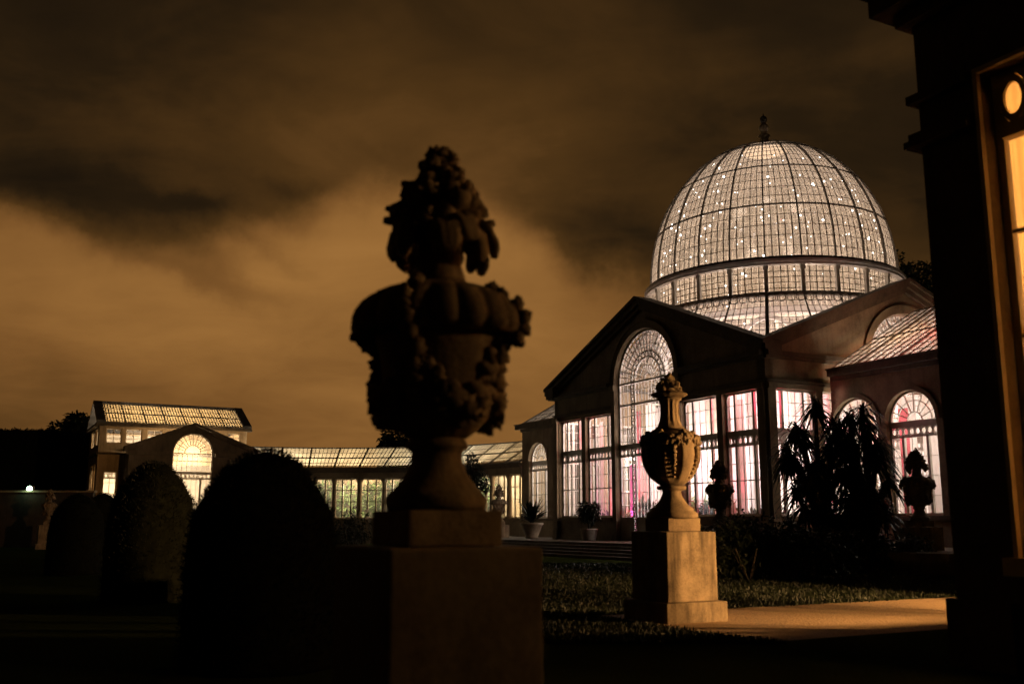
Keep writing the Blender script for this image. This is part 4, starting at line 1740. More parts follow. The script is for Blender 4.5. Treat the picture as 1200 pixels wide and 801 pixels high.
for (z0, z1, out) in ((6.32, 6.42, .10), (5.78, 5.86, .14), (5.86, 5.95, .10), (.0, .7, .08)):
    mb = MB()
    mb.box(NF_, -out, W0 - .12, z0, z1, .003, out)
    mb.box(NFar, .002, FX0 - .3, z0, z1, .003, out)
    mb.build('string_course', M['bath_dark'], npv)
mb = MB()
mb.box(NF_, -.1, ND, NZ, NZ + .15, .1, -11)
mb.build('roof', M['lead'], npv)
mb = MB()
mb.box(NF_, .41, ND - .41, .0, .12, -.41, -10.5)
mb.build('floor', M['floor'], npv)
# casings
mb = MB()
for (x0, x1) in ((W0, W1), (4.9, 7.3)):
    for (xa, xb, za, zb_) in ((x0 - .05, x0, WZ0, WZ1 + .05), (x1, x1 + .05, WZ0, WZ1 + .05), (x0, x1, WZ1, WZ1 + .05)):
        mb.box(NF_, xa, xb, za, zb_, .003, .07)
    mb.box(NF_, x0 - .12, x1 + .12, WZ0 - .18, WZ0, .003, .16)
mb.build('window_casing', M['cream'], npv)


def tall_window(fr, x0, x1, z0, z1, zb, mf):
    mb = MB()
    d0, d1 = -.18, -.27
    mb.box(fr, x0, x0 + .09, z0, z1, d0, d1)
    mb.box(fr, x1 - .09, x1, z0, z1, d0, d1)
    mb.box(fr, x0 + .09, x1 - .09, z0, z0 + .1, d0, d1)
    mb.box(fr, x0 + .09, x1 - .09, z1 - .07, z1, d0, d1)
    mb.box(fr, x0 + .09, x1 - .09, zb - .1, zb + .06, d0 + .05, d1)
    n = 7
    st = (x1 - x0 - .18) / n
    h = z1 - .07 - zb - .06
    zc = zb + .06 + h / 2
    for i in range(n):
        cx = x0 + .09 + st * (i + .5)
        ring(mb, fr, cx, zc, st / 2, d0 + .02, .05, 20, h / st)
        for sx in (-1, 1):
            for sz in (-1, 1):
                xx, z_ = cx + sx * st / 2, zc + sz * h / 2
                mb.hexa([fr(xx, z_, d0), fr(xx - sx * st * .3, z_, d0), fr(xx - sx * st * .13, z_ - sz * h * .13, d0), fr(xx, z_ - sz * h * .3, d0),
                         fr(xx, z_, d1), fr(xx - sx * st * .3, z_, d1), fr(xx - sx * st * .13, z_ - sz * h * .13, d1), fr(xx, z_ - sz * h * .3, d1)])
    for k in (.3, .7):
        x = x0 + (x1 - x0) * k
        mb.box(fr, x - .05, x + .05, z0 + .1, zb - .1, d0 + .02, d1)
    for k in (.25, .5, .75):
        z = z0 + (zb - z0) * k
        mb.box(fr, x0 + .09, x1 - .09, z - .02, z + .02, d0 - .01, d1 + .02)
    o = mb.build('window', mf, npv)
    pane_sheet(fr, x0 + .05, x1 - .05, z0 + .03, z1 - .03, -.23).build('pane', M['glass_win'], o, auto=False)


tall_window(NF_, W0, W1, WZ0, WZ1, 5.7, M['cream'])
tall_window(NF_, 4.9, 7.3, WZ0, WZ1, 5.7, M['cream'])
tall_window(NFar, FX0, FX1, FZ0, FZ1, 5.0, M['cream'])
mb = MB()
mb.box(NF_, 2.6, ND - .42, .12, NZ, -4.6, -4.75)
mb.build('inner_wall', M['ochre'], npv)
for (xa, xb) in ((.55, 2.0), (2.15, 3.6), (4.5, 5.9), (6.1, 7.6)):
    curtain(Q(-xb, .75), DA, -DB, xb - xa, .14, 6.9, M['curtain_warm'], 'warm orange-lit drape behind the tall windows of the near pavilion', 'drapes inside the near pavilion', sd, 9, .06)
    sd += 1
point('window_lamp', Q(-6.2, .55, 4.6), 620, (1.0, .55, .20), .15)
point('window_lamp', Q(-2.6, .5, 3.0), 30, (1.0, .58, .22), .1)
lantern = empty('hanging_lantern', Q(-1.2, 8.35, 2.4), 'warm glowing lantern hanging inside the near pavilion', 'lantern')
mb = lmb()
mb.tube([(0, 0, .3), (0, 0, 5.68)], .012, 6)
mb.lathe([(.02, .34), (.16, .26), (.2, .22), (.2, .2), (.17, .2)], (0, 0, 0), 12)
mb.lathe([(.17, -.24), (.2, -.24), (.1, -.3), (.02, -.36)], (0, 0, 0), 12)
for k in range(6):
    g = 2 * pi * k / 6
    mb.bar((.185 * cos(g), .185 * sin(g), -.24), (.185 * cos(g), .185 * sin(g), .21), .015)
mb.build('lantern_frame', M['iron'], lantern)
mb = lmb()
mb.blob((0, 0, 0), .07, (1, 1, 1.5), 12, 8, 0)
mb.build('bulb', M['lamp'], lantern)
ll = point('lantern_light', Q(-1.2, 8.35, 2.4) + Vector((0, 0, -.02)), 125000, (1.0, .53, .19), .08)

# ------------------------------------------------------------------ stone urns on plinths


def build_plinth(loc, label, s=.95, h=1.36, group=None, mat='plinth'):
    root = empty('stone_plinth', loc, label, 'plinth', group, rz=TH)
    mb = lmb()
    f = Fr((-s / 2, -s / 2, 0), (1, 0, 0), (0, -1, 0))

    def course(z0, z1, e):
        hs = s / 2 + e
        rnd = random.Random(int(z0 * 100) + 3)
        bm = bmesh.new()
        bmesh.ops.create_cube(bm, size=1.0)
        for v in bm.verts:
            v.co = Vector((v.co.x * 2 * hs, v.co.y * 2 * hs, (v.co.z + .5) * (z1 - z0) + z0))
        bmesh.ops.bevel(bm, geom=bm.edges[:], offset=.018, segments=2, affect='EDGES', profile=.6)
        bmesh.ops.subdivide_edges(bm, edges=[e_ for e_ in bm.edges if e_.calc_length() > .2], cuts=5, use_grid_fill=True)
        for v in bm.verts:
            v.co += v.co.normalized() * .008 * noise.noise(v.co * 5)
        base = len(mb.v)
        bm.verts.index_update()
        mb.v += [tuple(v.co) for v in bm.verts]
        for fc in bm.faces:
            mb.f.append(tuple(base + v.index for v in fc.verts))
            mb.sm.append(False)
        bm.free()
    course(.31, h, 0)
    mb.build('die', M[mat], root)
    mb = lmb()
    course(-.05, .305, .1)
    mb.build('base_course', M[mat], root)
    return root


def swag(mb, surf_r, g0, g1, z_end, sag, n, size, rnd):
    for i in range(n):
        t = i / (n - 1)
        g = g0 + (g1 - g0) * t
        z = z_end - sag * (1 - (2 * t - 1) ** 2)
        fat = size * (.65 + .5 * sin(pi * t)) * .72
        for _ in range(4):
            gg = g + rnd.uniform(-.09, .09)
            zq = z + rnd.uniform(-.06, .06)
            rr = surf_r(zq) + fat * .45
            mb.blob((rr * cos(gg), rr * sin(gg), zq), fat * rnd.uniform(.75, 1.15), (1, 1, rnd.uniform(.7, 1.4)), 8, 6, .55, rnd.uniform(0, 50))


def prof_r(prof):
    def f(z):
        for (r0, z0), (r1, z1) in zip(prof, prof[1:]):
            if z0 <= z <= z1 and z1 > z0:
                return r0 + (r1 - r0) * (z - z0) / (z1 - z0)
        return prof[-1][0]
    return f


def acanthus(mb, base, d, ln, wd, curl, rnd, th=.03):
    """thick carved leaf: a lobed blade arching out and over, with real thickness"""
    d = Vector(d).normalized()
    side = d.cross(Vector((0, 0, 1)))
    if side.length < .01:
        side = Vector((1, 0, 0))
    side.normalize()
    rows = []
    nseg = 8
    for i in range(nseg + 1):
        t = i / nseg
        ang = curl * t
        p = Vector(base) + d * (ln * (sin(ang) / curl if abs(curl) > .01 else t)) + Vector((0, 0, 1)) * (ln * ((cos(ang) - 1) / curl if abs(curl) > .01 else 0))
        nrm = (d * sin(ang) + Vector((0, 0, 1)) * cos(ang))
        ww = wd * sin(pi * (.2 + .72 * t)) ** .6 * (1 + .22 * sin(t * 17))
        row = []
        for (sx, up) in ((-1, 0), (-.5, .35), (0, .05), (.5, .35), (1, 0)):
            row.append(mb.vert(p + side * (ww * sx) + nrm * (ww * up * .7)))
        for (sx, up) in ((1, -.1), (0, -.35), (-1, -.1)):
            row.append(mb.vert(p + side * (ww * sx * .9) + nrm * (ww * up * .6 - th)))
        rows.append(row)
    for a, e in zip(rows, rows[1:]):
        m_ = len(a)
        for k in range(m_):
            mb.f.append((a[k], a[(k + 1) % m_], e[(k + 1) % m_], e[k]))
            mb.sm.append(True)
    mb.f.append(tuple(rows[-1]))
    mb.sm.append(False)
    mb.f.append(tuple(reversed(rows[0])))
    mb.sm.append(False)


def base_block(mb, s, h):
    bm = bmesh.new()
    bmesh.ops.create_cube(bm, size=1.0)
    for v in bm.verts:
        v.co = Vector((v.co.x * s, v.co.y * s, (v.co.z + .5) * h))
    bmesh.ops.bevel(bm, geom=bm.edges[:], offset=.012, segments=2, affect='EDGES', profile=.6)
    base = len(mb.v)
    bm.verts.index_update()
    mb.v += [tuple(v.co) for v in bm.verts]
    for fc in bm.faces:
        mb.f.append(tuple(base + v.index for v in fc.verts))
        mb.sm.append(False)
    bm.free()


def garland_urn(loc, label, seed, group=None, scale=1.0, rot=TH):
    """urn with gadrooned lip, swags of fruit, leafy collar and a cone of fruit on top; z=0 is the plinth top"""
    rnd = random.Random(seed)
    root = empty('stone_urn', loc, label, 'urn', group, rz=TH)
    root.scale = (scale,) * 3
    GO = rot
    mb = lmb()
    base_block(mb, .6, .205)
    mb.build('base_block', M['urn'], root)
    z = lambda v: v + .14 + .0           # heights above eye -> above the plinth top
    foot = [(.30, .206), (.31, .24), (.31, z(.14)), (.295, z(.165)), (.27, z(.185)), (.255, z(.20)), (.215, z(.25)), (.18, z(.30)), (.163, z(.345)), (.155, z(.40)), (.16, z(.42)), (.19, z(.44)), (.195, z(.46)), (.18, z(.485)), (.17, z(.50))]
    mb = lmb()
    mb.lathe(foot, n=48)
    mb.build('foot', M['urn'], root)
    bowl = [(.15, z(.495)), (.19, z(.51)), (.255, z(.56)), (.30, z(.61)), (.335, z(.69)), (.345, z(.78)), (.345, z(.86)), (.352, z(.95)), (.372, z(1.05)), (.40, z(1.13)), (.38, z(1.16))]

    def low(g, zz):
        k = max(0.0, min(1.0, (z(.78) - zz) / .2))
        return 1 + .035 * k * abs(sin(g * 10)) - .02 * k
    mb = lmb()
    mb.lathe(bowl, n=120, mod=low)
    mb.build('bowl', M['urn'], root)
    sr = prof_r(bowl)
    lip = [(.40, z(1.125)), (.50, z(1.13)), (.535, z(1.15)), (.548, z(1.19)), (.545, z(1.23)), (.527, z(1.28)), (.49, z(1.335)), (.44, z(1.375)), (.37, z(1.41)), (.30, z(1.435)), (.25, z(1.45)), (.18, z(1.46))]

    def gad(g, zz):
        k = max(0.0, min(1.0, (z(1.44) - zz) / .12))
        return 1 - .085 * k * (1 - abs(sin(g * 9)) ** .6) + .022 * noise.noise(Vector((cos(g) * 5, sin(g) * 5, zz * 6)))
    mb = lmb()
    mb.lathe(lip, n=180, mod=gad)
    # carved scrolls standing on the rim
    for g in (GO, GO + pi / 2, GO + pi, GO + 1.5 * pi):
        cx, cy_ = cos(g), sin(g)
        for (r_, zq, s_) in ((.37, 1.42, .05), (.43, 1.38, .045), (.50, 1.31, .05), (.53, 1.24, .05), (.535, 1.17, .055), (.50, 1.10, .05)):
            mb.blob((cx * r_ + rnd.uniform(-.02, .02), cy_ * r_ + rnd.uniform(-.02, .02), z(zq)), s_, (1, 1, 1), 10, 8, .45, rnd.uniform(0, 40))
    mb.build('lip', M['urn'], root)
    mb = lmb()
    for k in range(4):
        g0 = GO + k * pi / 2
        swag(mb, sr, g0, g0 + pi / 2, z(1.06), .40, 15, .078, rnd)
        for j in range(5):
            zq = z(1.08 - j * .085)
            rr = sr(zq) + .04
            mb.blob((rr * cos(g0), rr * sin(g0), zq), .06 + .01 * (j % 2), (1, 1, .9), 8, 6, .4, rnd.uniform(0, 50))
        for j in range(14):
            gg = g0 + rnd.uniform(.12, 1.45)
            zq = z(1.06) - .40 * (1 - (2 * (gg - g0) / (pi / 2) - 1) ** 2) - .05
            acanthus(mb, (sr(zq) * cos(gg), sr(zq) * sin(gg), zq), (cos(gg), sin(gg), 0), .12, .045, 1.6, rnd, .015)
    mb.build('garland', M['urn'], root)
    mb = lmb()
    neck = [(.19, z(1.45)), (.17, z(1.50)), (.145, z(1.58)), (.133, z(1.68)), (.14, z(1.76)), (.18, z(1.84)), (.2, z(1.92)), (.15, z(2.0))]
    mb.lathe(neck, n=40)
    mb.build('neck', M['urn'], root)
    # collar of drooping leaves
    mb = lmb()
    for k in range(15):
        g = 2 * pi * k / 15 + rnd.uniform(-.18, .18)
        acanthus(mb, (.13 * cos(g), .13 * sin(g), z(1.90 + rnd.uniform(-.06, .05))), (cos(g), sin(g), 0), rnd.uniform(.32, .45), rnd.uniform(.065, .10), rnd.uniform(1.5, 2.5), rnd, .03)
    for k in range(9):
        g = 2 * pi * k / 9 + rnd.uniform(-.3, .3)
        acanthus(mb, (.17 * cos(g), .17 * sin(g), z(1.90 + rnd.uniform(-.03, .05))), (cos(g), sin(g), 0), rnd.uniform(.14, .22), rnd.uniform(.045, .06), rnd.uniform(-1.3, .6), rnd, .03)
    for k in range(26):
        g = 2 * pi * k / 26 + rnd.uniform(-.2, .2)
        rr = rnd.uniform(.17, .30)
        mb.blob((rr * cos(g), rr * sin(g), z(1.90 + rnd.uniform(-.10, .05))), rnd.uniform(.035, .065), (1, 1, .9), 8, 6, .5, k * 3.1)
    mb.build('leaf_collar', M['urn'], root)
    # ragged bunch of fruit, flowers and leaves
    mb = lmb()
    mb.blob((0, 0, z(2.06)), .15, (1, 1, 1.5), 10, 8, .2, 3)
    for (zq, r_, n, sz) in ((1.95, .25, 11, .06), (2.04, .20, 9, .06), (2.13, .16, 7, .062), (2.21, .12, 6, .056), (2.28, .07, 4, .05)):
        for k in range(n):
            g = 2 * pi * k / n + rnd.uniform(-.35, .35)
            rr = r_ * rnd.uniform(.7, 1.2)
            mb.blob((rr * cos(g), rr * sin(g), z(zq + rnd.uniform(-.03, .03))), sz * rnd.uniform(.7, 1.2), (1, 1, rnd.uniform(.8, 1.35)), 8, 6, .4, rnd.uniform(0, 60))
    for (zq, r_, n, ln) in ((1.96, .17, 7, .17), (2.05, .14, 5, .12), (2.15, .11, 5, .11), (2.26, .05, 4, .09)):
        for k in range(n):
            g = 2 * pi * k / n + rnd.uniform(-.45, .45)
            acanthus(mb, (r_ * cos(g), r_ * sin(g), z(zq + rnd.uniform(-.02, .03))), (cos(g), sin(g), 0), ln * rnd.uniform(.75, 1.3), rnd.uniform(.035, .06), rnd.uniform(-1.5, .8), rnd, .025)
    ring_pts = [(.03 + .045 * cos(q * pi / 5), 0, z(2.335) + .05 * sin(q * pi / 5)) for q in range(-1, 7)]
    mb.tube(ring_pts, .02, 7)
    mb.build('fruit_cone', M['urn'], root)
    return root


def fluted_urn(loc, label, seed, group=None, rot=TH):
    """urn with a fluted body hung with husks, a tall reeded neck and a leafy knot on top"""
    rnd = random.Random(seed)
    root = empty('stone_urn', loc, label, 'urn', group, rz=rot)
    mb = lmb()
    base_block(mb, .62, .2)
    mb.build('base_block', M['urn'], root)
    z = lambda v: v + .14
    mb = lmb()
    mb.lathe([(.40, .202), (.41, z(.10)), (.40, z(.14)), (.36, z(.17)), (.34, z(.18)), (.34, z(.21)), (.27, z(.26)), (.21, z(.33)), (.165, z(.41)), (.15, z(.47)), (.155, z(.50)), (.225, z(.515)), (.235, z(.545)), (.225, z(.565)), (.19, z(.575))], n=48)
    mb.build('foot', M['urn'], root)
    body = [(.17, z(.57)), (.24, z(.62)), (.31, z(.69)), (.37, z(.78)), (.415, z(.88)), (.44, z(.97)), (.452, z(1.06)), (.447, z(1.16)), (.425, z(1.26)), (.385, z(1.35)), (.32, z(1.42)), (.26, z(1.47)), (.2, z(1.50))]
    body = [(r_ * (1.06 if .25 < r_ else 1.0), z_) for r_, z_ in body]

    def flute(g, zz):
        k = max(0.0, min(1.0, (zz - z(.6)) / .12)) * max(0.0, min(1.0, (z(1.24) - zz) / .06))
        w_ = cos(g * 6)
        return 1 - .10 * k * max(0.0, w_ + .25) ** .7 if w_ > -.25 else 1.0
    mb = lmb()
    mb.lathe(body, n=144, mod=flute)
    mb.build('body', M['urn'], root)
    sr = prof_r(body)
    mb = lmb()
    for k in range(6):
        g = 2 * pi * k / 6
        for j in range(8):
            zq = z(1.16 - j * .065)
            rr = sr(zq) * .93
            mb.blob((rr * cos(g), rr * sin(g), zq), .05 - .003 * j, (1, 1, .75), 8, 6, .3, k + j)
        swag(mb, sr, g - .42, g + .42, z(1.24), -.05, 7, .04, rnd)
        # carved face and drapery on the shoulder
        gm = g + pi / 6
        for (dg, zq, s_) in ((0, 1.34, .06), (.12, 1.30, .04), (-.12, 1.30, .04), (0, 1.26, .045), (.2, 1.36, .035), (-.2, 1.36, .035), (0, 1.41, .05)):
            rr = sr(z(zq)) + .01
            mb.blob((rr * cos(gm + dg), rr * sin(gm + dg), z(zq)), s_, (1, 1, 1), 8, 6, .3, k * 5 + zq)
    mb.build('garland', M['urn'], root)
    neck = [(.24, z(1.485)), (.2, z(1.53)), (.165, z(1.62)), (.15, z(1.75)), (.152, z(1.88)), (.17, z(1.945)), (.2, z(1.96)), (.2, z(1.985)), (.15, z(1.99))]

    def reed(g, zz):
        k = 1.0 if z(1.55) < zz < z(1.95) else 0.0
        return 1 - .12 * k * abs(cos(g * 6))
    mb = lmb()
    mb.lathe(neck, n=96, mod=reed)
    mb.lathe([(.15, z(1.985)), (.23, z(2.0)), (.30, z(2.03)), (.295, z(2.06)), (.25, z(2.075)), (.16, z(2.085)), (.14, z(2.1))], n=72, mod=lambda g, q: 1 - .05 * abs(cos(g * 8)))
    mb.build('neck', M['urn'], root)
    mb = lmb()
    for k in range(26):
        t = rnd.random()
        g = rnd.uniform(0, 2 * pi)
        rr = (.15 + .03 * sin(t * 9)) * (1 - .55 * t)
        mb.blob((rr * cos(g), rr * sin(g), z(2.1 + .24 * t)), rnd.uniform(.05, .075), (1, 1, 1), 8, 6, .4, k * 2.2)
    mb.blob((0, 0, z(2.18)), .13, (1, 1, 1.4), 10, 8, .2, 3)
    for k in range(8):
        g = 2 * pi * k / 8
        t = .3 + .7 * (k % 3) / 2
        acanthus(mb, (.08 * cos(g), .08 * sin(g), z(2.1 + .22 * t)), (cos(g), sin(g), .5), .15, .05, 1.2, rnd, .015)
    mb.tube([(.02, 0, z(2.3)), (.03, .01, z(2.42))], [.05, .02], 8)
    mb.build('leaf_knot', M['urn'], root)
    return root


PH = 1.365
u1 = Vector((-.461, 6.137, 0))
u2 = Vector((2.56, 16.14, 0))
build_plinth(u1, 'large stone plinth in front, darkened for shade, under the garlanded urn', mat='bath_dark')  # darker stone stands in for shade the window sill would cast
garland_urn(u1 + Vector((0, 0, PH)), 'large garlanded stone urn topped with carved fruit, dark against the sky', 5, rot=-2.35)
build_plinth(u2, 'square stone plinth with one side lit warm beside the gravel path')
fluted_urn(u2 + Vector((0, 0, PH)), 'fluted stone urn with tall reeded neck, lit warm from the right', 8)
# three more urns further off
u3 = Vector((7.3, 35.4, 0))
build_plinth(u3, 'dark stone plinth among shrubs under an urn outlined by the hall corner window')
garland_urn(u3 + Vector((0, 0, PH)), 'urn with carved fruit in silhouette before the hall window nearest the corner', 15, scale=.93)
u4 = Vector((13.15, 32.6, 0))
build_plinth(u4, 'dim stone plinth right of the palms under an urn')
garland_urn(u4 + Vector((0, 0, PH)), 'urn in silhouette before the round-headed window right of the palms', 16, scale=1.0, rot=1.0)
u5 = Vector((-.8, 61.0, 0))
build_plinth(u5, 'pale stone plinth before the end of the curved colonnade')
garland_urn(u5 + Vector((0, 0, PH)), 'urn with carved fruit in silhouette before the right end of the curved colonnade', 17, scale=.95, rot=.4)
u6 = Vector((-26.6, 58.0, 0))
build_plinth(u6, 'dim stone plinth at far left under an urn near the floodlight')
garland_urn(u6 + Vector((0, 0, PH)), 'dim grey urn at far left near the floodlight', 18, scale=.8, rot=.9)

# ------------------------------------------------------------------ clipped yews


def yew(loc, h, r, seed, label, n=5200):
    rnd = random.Random(seed)
    root = empty('topiary_yew', loc, label, 'topiary', 'clipped yew domes on the lawn')

    TB = ((0, 0), (.006, .13), (.02, .245), (.063, .42), (.12, .59), (.18, .72), (.29, .90), (.5, .985), (1.01, 1.0))

    def rad(t):
        u = 1 - t
        for (u0, r0), (u1, r1) in zip(TB, TB[1:]):
            if u0 <= u <= u1:
                return r * (r0 + (r1 - r0) * (u - u0) / (u1 - u0))
        return 0.0
    mb = lmb()
    prof = [(rad(i / 40) * .965 + .01, h * .985 * i / 40) for i in range(41)]
    mb.lathe(prof, n=40, mod=lambda g, z_: 1 + .03 * noise.noise(Vector((cos(g) * 2.2, sin(g) * 2.2, z_ * 2 + seed))))
    core = mb.build('core', M['yew_core'], root)
    mb = lmb()
    for _ in range(n):
        t = rnd.random() ** .8
        g = rnd.uniform(0, 2 * pi)
        k = 1 + .03 * noise.noise(Vector((cos(g) * 2.2, sin(g) * 2.2, t * h * 2 + seed)))
        rr = rad(t) * k * rnd.uniform(.94, 1.005)
        d = Vector((cos(g), sin(g), rnd.uniform(.0, 1.2) + t)).normalized()
        mb.leaf((rr * cos(g), rr * sin(g), h * t * .99), d, Vector((rnd.uniform(-1, 1), rnd.uniform(-1, 1), .4)), rnd.uniform(.03, .075), rnd.uniform(.007, .012), .1, 2)
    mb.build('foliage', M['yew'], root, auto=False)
    mb = lmb()
    mb.tube([(0, 0, -.1), (0, 0, h * .5)], .08, 8)
    mb.build('trunk', M['bark'], root)
    return root


yew((-2.70, 11.0, 0), 2.30, .83, 1, 'largest dark clipped yew dome, left of the garlanded urn')
yew((-7.13, 20.0, 0), 2.72, .86, 2, 'dark clipped yew dome before the far pavilion, second from the urn')
yew((-12.9, 30.0, 0), 2.38, .80, 3, 'small-looking dark clipped yew dome behind the second, third from the urn', 3000)
yew((-15.4, 38.0, 0), 2.62, .86, 4, 'farthest dark clipped yew dome, beyond the third', 3000)

# ------------------------------------------------------------------ trees and plants


def crown(mb, c, r, n, rnd, ls=.22, clumps=26, flat=.85):
    cs = []
    for _ in range(clumps):
        d = Vector((rnd.gauss(0, 1), rnd.gauss(0, 1), rnd.gauss(0, 1))).normalized()
        cs.append((Vector(c) + Vector((d.x * r, d.y * r, d.z * r * flat)) * rnd.uniform(.3, .85), r * rnd.uniform(.22, .42)))
    for _ in range(n):
        cc_, rr = rnd.choice(cs)
        d = Vector((rnd.gauss(0, 1), rnd.gauss(0, 1), rnd.gauss(.1, 1))).normalized()
        p = cc_ + d * rr * rnd.uniform(.6, 1.05)
        mb.leaf(p, d + Vector((rnd.uniform(-1, 1), rnd.uniform(-1, 1), rnd.uniform(-1, .6))), Vector((rnd.uniform(-1, 1), rnd.uniform(-1, 1), 1)), ls * rnd.uniform(.6, 1.4), ls * .3, .3, 2)
    return cs


def tree(loc, h, r, seed, label, n=5000, ls=.35, mat='tree_leaf', group='trees behind the buildings', flat=.9, ch=None):
    rnd = random.Random(seed)
    root = empty('tree', loc, label, 'tree', group)
    zc = ch or h - r * flat
    mb = lmb()
    cs = crown(mb, (0, 0, zc), r, n, rnd, ls, 30, flat)
    mb.build('crown', M[mat], root, auto=False)
    mb = lmb()
    mb.tube([(0, 0, -.1), (.05 * r, 0, zc * .5), (0, .04 * r, zc * .95)], [h * .03, h * .022, h * .012], 9)
    for c_, rr in cs[:12]:
        z0 = rnd.uniform(.45, .85) * zc
        mb.tube([(0, 0, z0), (c_.x * .5, c_.y * .5, (z0 + c_.z) / 2 + .1 * r), tuple(c_)], [h * .01, h * .007, h * .003], 5)
    mb.build('trunk', M['bark'], root)
    return root


def dirpos(px, depth):
    return ((px - 600) / 1186.0 * depth, depth, 0)


tree(dirpos(468, 95), 10.3, 2.9, 11, 'small dark tree crown rising behind the curved colonnade roof', 7000, .42)
tree(dirpos(88, 92), 11.4, 3.0, 12, 'dark tree crown rising left of the far pavilion', 8000, .5)
tree(dirpos(1096, 84), 25.0, 6.0, 13, 'tall dark tree right of the glass dome', 6000, .5, ch=20.0)
tree(dirpos(40, 100), 9.4, 3.2, 14, 'low dark tree at the far left edge beyond the garden wall', 3500, .32)
tree(dirpos(551, 54), 5.2, 1.0, 15, 'slim dark young tree before the curved colonnade, right of the garlanded urn', 1600, .2, 'dark_leaf', None, 1.6, 3.8)

# tall hedge and garden wall at far left
hx0, hx1, hy = -72.0, -34.6, 86.0
hd = empty('hedge', (-53, hy, 0), 'tall flat-topped dark hedge at far left behind the garden wall', 'hedge')
mb = MB()
fr = Fr((hx0, hy, 0), (1, 0, 0), (0, -1, 0))
mb.box(fr, 0, hx1 - hx0, -.1, 9.35, 0, -4)
mb.build('core', M['yew_core'], hd)
mb = MB()
rnd = random.Random(21)
for _ in range(9000):
    x = rnd.uniform(hx0, hx1)
    if rnd.random() < .6:
        p = (x, hy - rnd.uniform(-.1, .1), rnd.uniform(0, 9.4))
    else:
        p = (x, hy + rnd.uniform(0, 4), 9.35 + rnd.uniform(-.08, .12))
    mb.leaf(p, (rnd.uniform(-1, 1), rnd.uniform(-1, .3), rnd.uniform(-.3, 1)), (rnd.uniform(-1, 1), 0, 1), .3, .09, .2, 2)
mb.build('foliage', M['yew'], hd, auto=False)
gw = empty('garden_wall', (-40, 62, 0), 'long low garden wall at far left, its coping caught by the floodlight', 'wall')
mb = MB()
fr = Fr((-60, 62, 0), (1, 0, 0), (0, -1, 0))
mb.box(fr, 0, 34.2, -.1, 3.32, 0, -.35)
mb.build('brickwork', M['old_brick'], gw)
mb = MB()
for i in range(28):
    mb.box(fr, i * 1.225 + .004, (i + 1) * 1.225 - .004, 3.322, 3.44, .06, -.41)
mb.build('coping', M['bath'], gw)
fl = empty('floodlight', (-29.75, 62.2, 2.95), 'bright greenish-white floodlight on the garden wall at far left', 'floodlight')
mb = lmb()
mb.tube([(0, 0, .08), (0, 0, .45)], .035, 8)
mb.lathe([(.08, .42), (.2, .46), (.21, .74), (.1, .8)], (0, 0, 0), 16)
mb.build('housing', M['iron'], fl)
mb = lmb()
mb.blob((0, -.16, .6), .17, (1, .8, 1), 14, 10, 0)
mb.build('lens', M['flood'], fl)
point('floodlight_lamp', (-29.75, 61.82, 3.62), 28, (.6, 1.0, .65), .1)


# spiky palms before the side front of the hall
def palm(loc, h, seed, label, heads):
    rnd = random.Random(seed)
    root = empty('palm_tree', loc, label, 'palm', 'palms before the hall')
    mb = lmb()
    lf = lmb()
    for (dx, dy, hz, sz) in heads:
        mb.tube([(dx * .12, dy * .12, -.1), (dx * .3, dy * .3, hz * .55), (dx, dy, hz)], [.11, .08, .05], 7)
        for _ in range(78):
            el = rnd.uniform(-.75, .85)
            az = rnd.uniform(0, 2 * pi)
            d = Vector((cos(az) * cos(el), sin(az) * cos(el), sin(el)))
            bz = hz + rnd.uniform(-.3, .12)
            lf.leaf((dx, dy, bz), d, (0, 0, 1), sz * rnd.uniform(.6, 1.25), .055, rnd.uniform(.25, .95), 5, .2)
    mb.build('trunk', M['bark'], root)
    lf.build('fronds', M['dark_leaf'], root, auto=False)
    return root


def palm_heads(seed, n, wd, top):
    rnd = random.Random(seed)
    hs = [(0, 0, top, .95)]
    for k in range(n - 1):
        z_ = 1.5 + (top - 1.9) * k / (n - 2)
        f = wd * (1 - .3 * abs(z_ - 2.8) / 2.8)
        hs.append((f * (-1) ** k * rnd.uniform(.1, 1.0), rnd.uniform(-.7, .7), z_ + rnd.uniform(-.25, .25), rnd.uniform(.75, 1.0)))
    return hs


palm((10.15, 33.2, 0), 6, 31, 'shaggy dark palm left of a pair, before the hall side window', palm_heads(5, 22, 1.25, 5.4))
palm((11.65, 33.0, 0), 6, 32, 'shaggy dark palm right of a pair, nearest the round-headed window', palm_heads(8, 19, .85, 5.2))


def spiky(loc, ln, n, seed, name, label, cat, pot=False, group=None, mat='dark_leaf', lw=.06, lo=0.0):
    rnd = random.Random(seed)
    root = empty(name, loc, label, cat, group)
    z0 = 0.0
    if pot:
        mb = lmb()
        mb.lathe([(.34, 0), (.38, .06), (.36, .12), (.5, .45), (.6, .72), (.66, .76), (.66, .86), (.58, .86), (.54, .8)], (0, 0, 0), 28)
        mb.build('pot', M['terracotta'], root)
        z0 = .85
    mb = lmb()
    for _ in range(n):
        el = rnd.uniform(lo, 1.35)
        az = rnd.uniform(0, 2 * pi)
        mb.leaf((0, 0, z0 + rnd.uniform(-.05, .15)), (cos(az) * cos(el), sin(az) * cos(el), sin(el)), (0, 0, 1), ln * rnd.uniform(.7, 1.1), lw, rnd.uniform(.05, .45), 5, .3)
    mb.build('leaves', M[mat], root, auto=False)
    return root


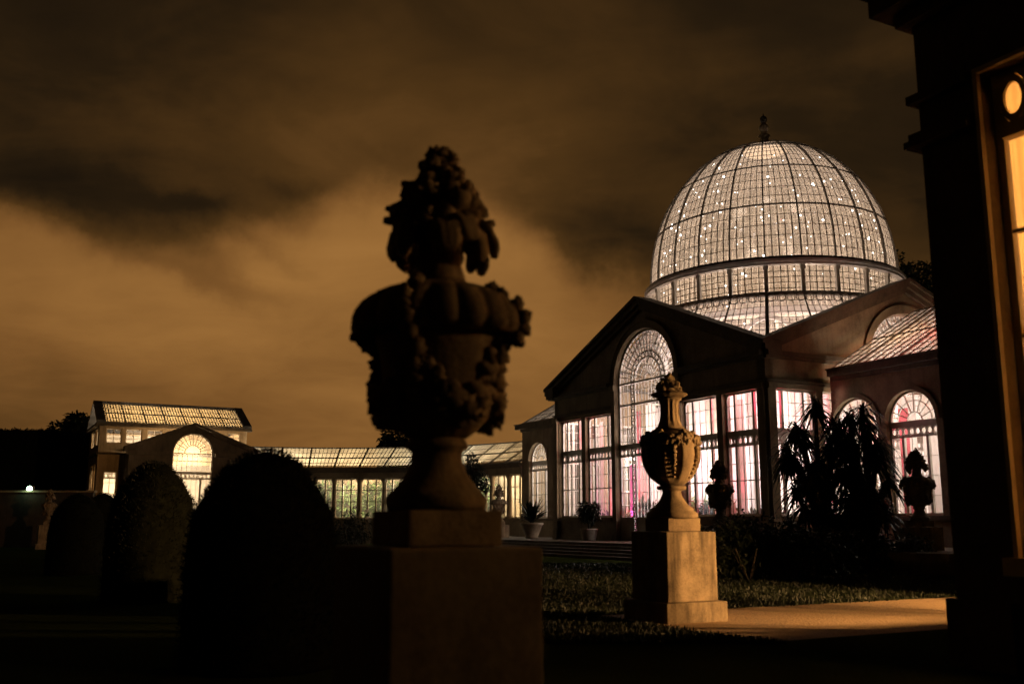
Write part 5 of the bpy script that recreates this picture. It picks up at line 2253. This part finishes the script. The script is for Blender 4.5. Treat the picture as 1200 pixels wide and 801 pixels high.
spiky((1.12, 57.5, TERR), 1.65, 90, 41, 'potted_agave', 'spiky agave in a pale stone pot on the terrace beside the hall', 'potted plant', True, lw=.11, lo=.4)
spiky((6.75, 28.3, .55), 1.15, 110, 42, 'yucca', 'dark spiky yucca rising from the shrubs right of the lit plinth', 'yucca')
spiky((-8.6, 49.0, .4), 1.6, 90, 43, 'yucca', 'dark spiky yucca before the colonnade, left of the garlanded urn', 'yucca')
# ball-shaped bush in a tub
root = empty('ball_bush', (3.82, 50.2, TERR), 'round clipped bush in a tub before the hall windows', 'bush')
mb = lmb()
mb.lathe([(.3, 0), (.34, .05), (.42, .5), (.45, .52), (.45, .58), (.38, .58)], (0, 0, 0), 20)
mb.build('tub', M['terracotta'], root)
mb = lmb()
mb.tube([(0, 0, .5), (0, 0, 1.1)], .04, 8)
mb.build('stem', M['bark'], root)
mb = lmb()
rnd = random.Random(44)
crown(mb, (0, 0, 1.32), .66, 2600, rnd, .13, 40, 1.0)
mb.build('foliage', M['dark_leaf'], root, auto=False)


def shrub(loc, h, r, seed, label, n=1500, group='dark shrubs in the beds', ls=.16):
    rnd = random.Random(seed)
    root = empty('shrub', loc, label, 'shrub', group)
    mb = lmb()
    crown(mb, (0, 0, h * .5), r, n, rnd, ls, 26, h * .55 / r)
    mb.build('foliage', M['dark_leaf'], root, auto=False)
    mb = lmb()
    for k in range(5):
        g = 2 * pi * k / 5
        mb.tube([(0, 0, -.05), (cos(g) * r * .4, sin(g) * r * .4, h * .55)], [.04, .015], 5)
    mb.build('stem', M['bark'], root)
    return root


SL = 'low dark shrub in the bed between the lit plinth and the palms'
for i, (x, y, h, r) in enumerate(((6.3, 27.2, 1.5, 1.2), (7.6, 27.6, 1.6, 1.25), (5.6, 28.6, 1.3, 1.0), (8.6, 28.6, 1.3, 1.1), (9.6, 30.5, 1.2, 1.0), (7.0, 30.2, 1.6, 1.2), (11.0, 31.5, 1.1, .9), (12.2, 31.3, 1.1, .9))):
    shrub((x, y, 0), h, r, 60 + i, SL)
for i, (x, y, h, r) in enumerate(((-9.6, 48, 1.7, 1.3), (-7.6, 47.5, 1.9, 1.3), (-5.6, 48.5, 1.7, 1.3), (-11.8, 50, 1.8, 1.4), (-3.6, 52, 1.7, 1.1), (-13.5, 52, 1.9, 1.4))):
    shrub((x, y, 0), h, r, 80 + i, 'low dark shrub in the bed before the curved colonnade', 1500, 'dark shrubs before the curved colonnade')
